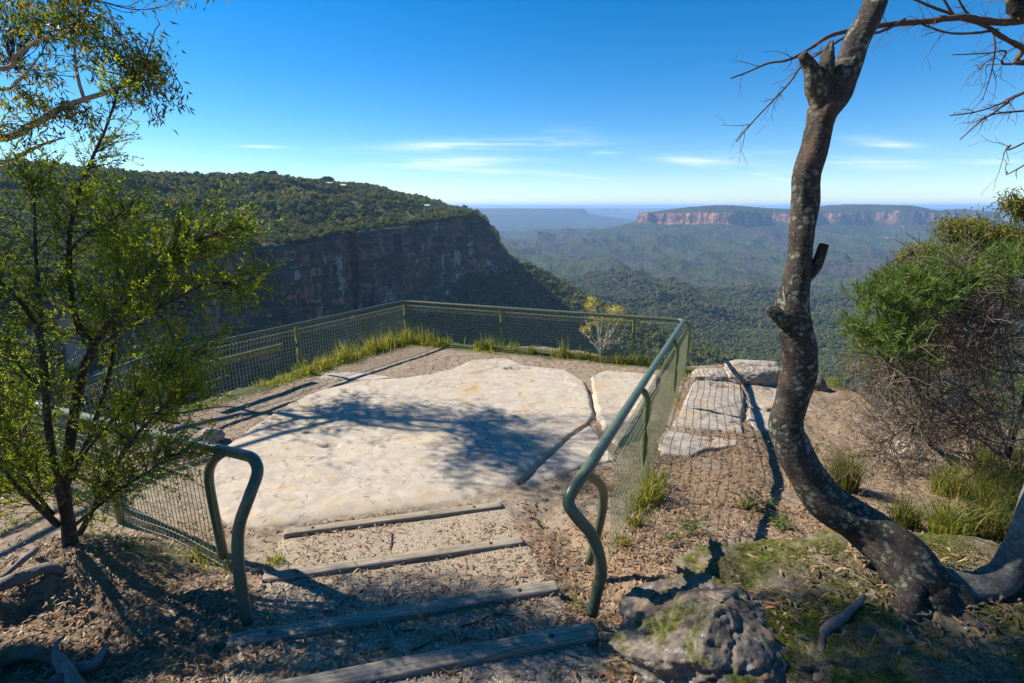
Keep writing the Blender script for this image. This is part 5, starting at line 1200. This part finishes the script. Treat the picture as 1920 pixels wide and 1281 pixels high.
weed(1010, 955, 4.6, 4, .05, 'tiny green sprout at the corner of the farthest timber step', 10, .03)

# ---------------------------------------------------------------- logs, roots, sticks
def log(name, pp, rad, m, label, cat, seed, k=14, lump=.35, group=None):
    P = smooth_path(pp, 5); r_ = np.interp(np.linspace(0, 1, len(P)), np.linspace(0, 1, len(rad)), rad); tb = Tubes(); tb.add(P, r_, k, True, lump, seed)
    return obj(name, tb.mesh(name), m, None, label, cat, group, origin=P[0])
def gl(px, py, up=0.0):
    p = gpt(px, py); p[2] += up; return p
log('log', [gl(1612, 742, .12), gl(1640, 765, .1), gl(1680, 795, .08), gl(1740, 830, .05)], [.075, .08, .085, .08], M_TRUNK, 'short sawn lichen-covered log lying near the brink', 'log', 5)
log('stump', [gl(1532, 728, -.05), gl(1528, 728, .1), gl(1520, 728, .17)], [.16, .13, .08], M_DEADWOOD, 'low broken stump right of the bent trunk near the brink', 'stump', 6, 16, .5)
log('root', [gl(-60, 1165, .06), gl(0, 1125, .1), gl(60, 1095, .09), gl(95, 1075, .06), gl(120, 1072, .0)], [.045, .042, .045, .04, .02], M_DEADWOOD, 'thick grey exposed root on top of the eroded bank', 'root', 7)
log('root', [gl(10, 1105, .1), gl(50, 1075, .12), gl(72, 1055, .12), gl(58, 1045, .08)], [.018, .025, .025, .015], M_DEADWOOD, 'thinner crooked root behind the thick grey one on the bank', 'root', 8)
log('root', [gl(-40, 1262, .04), gl(40, 1245, .07), gl(100, 1245, .06), gl(125, 1250, .05)], [.05, .045, .04, .02], M_MOSSROCK, 'green mossy root in the lowest corner below the bank', 'root', 9)
log('root', [gl(205, 1232, .10), gl(180, 1262, .07), gl(140, 1275, .07), gl(110, 1300, .06)], [.012, .035, .045, .05], M_DEADWOOD, 'pointed broken root stub beside the green mossy root', 'root', 10)
log('root', [gl(170, 1330, .05), gl(120, 1262, .08), gl(112, 1240, .12), gl(132, 1225, .15)], [.05, .035, .015, .006], M_DEADWOOD, 'splintered grey root leaning upwards out of the corner', 'root', 11)
for i, (a, lab) in enumerate([([(862, 1178), (900, 1168), (925, 1156), (968, 1158)], 'forked dark stick lying between the two nearest timber steps'), ([(735, 1188), (770, 1184), (790, 1186)], 'short curved stick between the two nearest timber steps'),
        ([(768, 1225), (790, 1215), (812, 1203)], 'thin straight stick close above the nearest timber step'), ([(960, 1165), (985, 1166)], 'tiny twig to the right of the forked stick'), ([(1180, 960), (1215, 945), (1250, 928)], 'thin pale twig lying across the fence-side litter'),
        ([(735, 1000), (733, 1025), (730, 1034)], 'small dark twig below the farthest timber step'), ([(820, 1220), (800, 1245), (790, 1250)], 'bent stick just above the middle of the nearest timber step'), ([(330, 1135), (380, 1120), (440, 1095)], 'long thin stick in the shade left of the end post'), ([(0, 1010), (60, 985), (110, 950)], 'long thin fallen branch on the bank under the shrub'), ([(20, 1060), (70, 1035), (100, 1020)], 'fallen pale twig beneath the shrub near the roots')]):
    log('stick', [V3(*q[:2], float(surf_z(q[0:1], q[1:2])[0])+.012) for q in [gl(*v) for v in a]], [.007, .006, .003], M_BARE if i % 2 else M_STEM, lab, 'stick', 20+i, 5, .2, 'sticks lying on the ground')

# ---------------------------------------------------------------- leaf litter, gravel, needles
M_LITTER = foliage_material('dry_leaves', [(.06, .038, .022), (.16, .092, .045), (.31, .175, .085), (.38, .25, .14), (.27, .215, .155), (.13, .10, .07), (.22, .13, .07)], .12, .55)
def curled_leaves(name, P, L, Wd, rng, up=.35):
    n = len(P); a = rng.uniform(0, 6.28, n); d = np.stack([np.cos(a), np.sin(a), rng.normal(size=n)*up*.5], 1); d = unit(d)
    s = np.stack([-np.sin(a), np.cos(a), rng.normal(size=n)*up], 1); s = unit(s); nn = np.cross(d, s); L = L[:, None]; Wd = Wd[:, None]; c = rng.uniform(.0, .22, (n, 1))*L
    bend = rng.normal(size=(n, 1))*.16*L
    V = [P-d*L/2, P-d*L*.17+s*Wd*.5+nn*(c+Wd*.12)+s*bend*.6, P-d*L*.17-s*Wd*.5+nn*(c+Wd*.12)+s*bend*.6, P+d*L*.2+s*Wd*.42+nn*c+s*bend*.6, P+d*L*.2-s*Wd*.42+nn*c+s*bend*.6, P+d*L/2+nn*c*.2]
    V = np.stack(V, 1).reshape(-1, 3); i = (np.arange(n)*6)[:, None]
    return mesh_np(name, V, [np.concatenate([i+[0, 1, 2], i+[3, 5, 4]]), i+[1, 3, 4, 2]], False)
def view_points(n, rng, pw=.55):
    """ground points, denser close to the steps (as many leaves per patch as the litter there)"""
    y = 1.5+9.5*rng.random(n)**1.7; x = rng.uniform(-1.15, 1.15, n)*(y+.6); return x, y
BOULD = [(np.array((2.65, 2.65, .57)), np.array((1.55, .92, .32)), 1.0)]
def litter():
    rng = np.random.default_rng(131); x, y = view_points(95000, rng); d = litter_density(x, y); inl = sdf(x, y, LAND) > .1
    m = (rng.random(len(x)) < d*.95) & inl; x, y = x[m], y[m]; n = len(x); print('litter', n)
    z = ground_z(x, y)
    for c_, r_, k_ in BOULD:
        q = 1-((x-c_[0])/r_[0])**2-((y-c_[1])/r_[1])**2; z = np.where((q > 0) & (rng.random(n) < .30), np.maximum(z, c_[2]+r_[2]*np.sqrt(np.maximum(q, 0))*k_), z)
    P = np.stack([x, y, z+rng.uniform(.003, .018, n)], 1); far = 1+np.maximum(0, y-5)*.05
    obj('leaf_litter', curled_leaves('leaf_litter', P, rng.uniform(.03, .095, n)*far, rng.uniform(.007, .017, n)*far, rng), M_LITTER, kind='stuff')
    # bark strips and needles on slab and steps
    x, y = view_points(9000, rng); m = (sdf(x, y, LAND) > .2) & (rng.random(9000) < .55); x, y = x[m], y[m]; n = len(x); z = surf_z(x, y)+.004
    a = rng.uniform(0, 6.28, n); L = rng.uniform(.015, .07, n); A0 = np.stack([x, y, z], 1); A1 = A0+np.stack([np.cos(a)*L, np.sin(a)*L, np.abs(rng.normal(size=n))*.008], 1)
    sl = in_slab(x, y); keep = (~sl) | (rng.random(n) < .45); obj('fallen_twigs', wires('fallen_twigs', A0[keep], A1[keep], rng.uniform(.0010, .0034, keep.sum()), 3), M_BARE, kind='stuff')
    # gravel
    x, y = view_points(60000, rng); s, c = sc(x, y); m = (c > -1.25) & (c < 1.15) & (s < 4.75); m |= (rng.random(len(x)) < .12); m &= ~in_slab(x, y, .03) & (sdf(x, y, LAND) > .2); x, y = x[m], y[m]; n = len(x)
    r_ = rng.uniform(.0025, .0075, n)*rng.choice([1, 1, 1, 1.7], n); C = np.stack([x, y, ground_z(x, y)+r_*.3], 1)
    O = np.array([[1, 0, 0], [-1, 0, 0], [0, 1, 0], [0, -1, 0], [0, 0, .7], [0, 0, -.7]]); V = C[:, None]+O[None]*(r_[:, None, None]*rng.uniform(.6, 1.3, (n, 6, 1))); F = np.array([[0, 2, 4], [2, 1, 4], [1, 3, 4], [3, 0, 4]])
    M_GR = foliage_material('gravel_grains', [(.20, .16, .13), (.36, .31, .26), (.52, .47, .40), (.66, .61, .54)], 0, .9)
    obj('gravel', mesh_np('gravel', V.reshape(-1, 3), (F[None]+(np.arange(n)*6)[:, None, None]).reshape(-1, 3), False), M_GR, kind='stuff'); print('gravel', n)
litter()
def moss():
    rng = np.random.default_rng(151); n = 60000; x = rng.uniform(1.1, 4.2, n); y = rng.uniform(1.75, 3.55, n); q = 1-((x-2.65)/1.55)**2-((y-2.65)/.92)**2
    m = (q > .02) & (fbm(x*2.3, y*2.3, 4, 61)+.25*fbm(x*14, y*14, 2, 62) > .02); x, y, q = x[m], y[m], q[m]; dg = bpy.context.evaluated_depsgraph_get(); bpy.context.view_layer.update()
    o = bpy.data.objects['mossy_rock']; z = np.empty(len(x)); ok = np.zeros(len(x), bool)
    for i in range(len(x)):
        h, p, nn, _ = o.ray_cast(Vector((x[i]-o.location.x, y[i]-o.location.y, 3)), Vector((0, 0, -1)))
        if h: z[i] = p.z+o.location.z; ok[i] = True
    x, y, z = x[ok], y[ok], z[ok]; n = len(x)
    obj('moss', leaf_mesh('moss', np.stack([x, y, z-.002], 1), rng.normal(size=(n, 3))*V3(.8, .8, .3)+V3(0, 0, .9), rng.uniform(.006, .017, n), .007, rng), foliage_material('moss_tufts', [(.03, .038, .006), (.07, .08, .01), (.13, .135, .016), (.20, .18, .03)], .2, .9), kind='stuff')
moss()
def loose_leaves():
    """the larger fallen leaves one can pick out"""
    rng = np.random.default_rng(137); kinds = []
    cols = [(.40, .20, .10), (.33, .14, .06), (.46, .29, .17), (.27, .12, .07), (.38, .26, .17)]
    for i in range(5):
        me = curled_leaves('fallen_leaf', np.zeros((1, 3)), np.array([.11]), np.array([.021]), np.random.default_rng(200+i), .15); m = foliage_material('dry_leaf_%s' % ['tan', 'rust', 'straw', 'brown', 'dun'][i], [cols[i], tuple(c*.8 for c in cols[i])], .12, .5); me.materials.append(m); kinds.append(me)
    zones = [('loose dry gum leaf on the gravel beside the nearest timber step', 'dry leaves beside the nearest step', [(1150, 1230, 90, 60, 26), (1040, 1255, 80, 30, 10)]),
             ('loose dry gum leaf lying below the green end post at the foot of the bank', 'dry leaves at the foot of the bank', [(330, 1210, 190, 60, 60), (520, 1235, 100, 40, 24)]),
             ('loose dry gum leaf caught on the moss below the lichen-crusted boulder', 'dry leaves on the moss', [(1440, 1205, 50, 50, 24), (1500, 1080, 120, 60, 8), (1300, 1260, 70, 25, 12)]),
             ('loose dry gum leaf on the ground between the timber steps and the mesh fence', 'dry leaves between steps and fence', [(1030, 985, 70, 60, 34), (1080, 920, 60, 40, 10)]),
             ('loose dry gum leaf on the gravel treads of the steps', 'dry leaves on the treads', [(760, 1120, 260, 60, 22), (560, 1225, 90, 30, 10)])]
    for lab, grp, zz in zones:
        for (cx, cy, rx, ry, n) in zz:
            for _ in range(n):
                p = gpt(cx+rng.uniform(-1, 1)*rx, min(1300, cy+rng.uniform(-1, 1)*ry)); me = kinds[rng.integers(5)]
                o = bpy.data.objects.new('fallen_leaf', me); COL.objects.link(o); z = float(ground_z(p[0:1], p[1:2])[0])+.016
                for b_ in BOULD:
                    d_ = (p[:2]-b_[0][:2])/b_[1][:2]; q = 1-(d_**2).sum()
                    if q > 0: z = max(z, b_[0][2]+b_[1][2]*math.sqrt(q)*b_[2])
                o.location = (p[0], p[1], z); o.rotation_euler = (rng.normal()*.2, rng.normal()*.2, rng.uniform(0, 6.28)); k = rng.uniform(.6, 1.15); o.scale = (k, k, k)
                o['label'] = lab; o['category'] = 'leaf'; o['group'] = grp
BOULD = [(np.array((2.65, 2.65, .57)), np.array((1.55, .92, .32)), 1.0)]
loose_leaves()

# ---------------------------------------------------------------- air
hz = box_mesh('haze', (0, 15000, -270), (170000, 170000, 900)); hv = np.array([v.co[:] for v in hz.vertices])
lo, hi = -700.0, 130.0
for v in hz.vertices: v.co.z = lo if v.co.z < -270 else hi
mh = bpy.data.materials.new('haze'); mh.use_nodes = True; nt = mh.node_tree; nt.nodes.remove(nt.nodes['Principled BSDF']); pv = nt.nodes.new('ShaderNodeVolumePrincipled')
pv.inputs['Color'].default_value = (.38, .62, 1.0, 1); pv.inputs['Density'].default_value = HAZE; pv.inputs['Anisotropy'].default_value = .1
nt.links.new(pv.outputs[0], nt.nodes['Material Output'].inputs['Volume'])
obj('haze', hz, mh, kind='stuff')
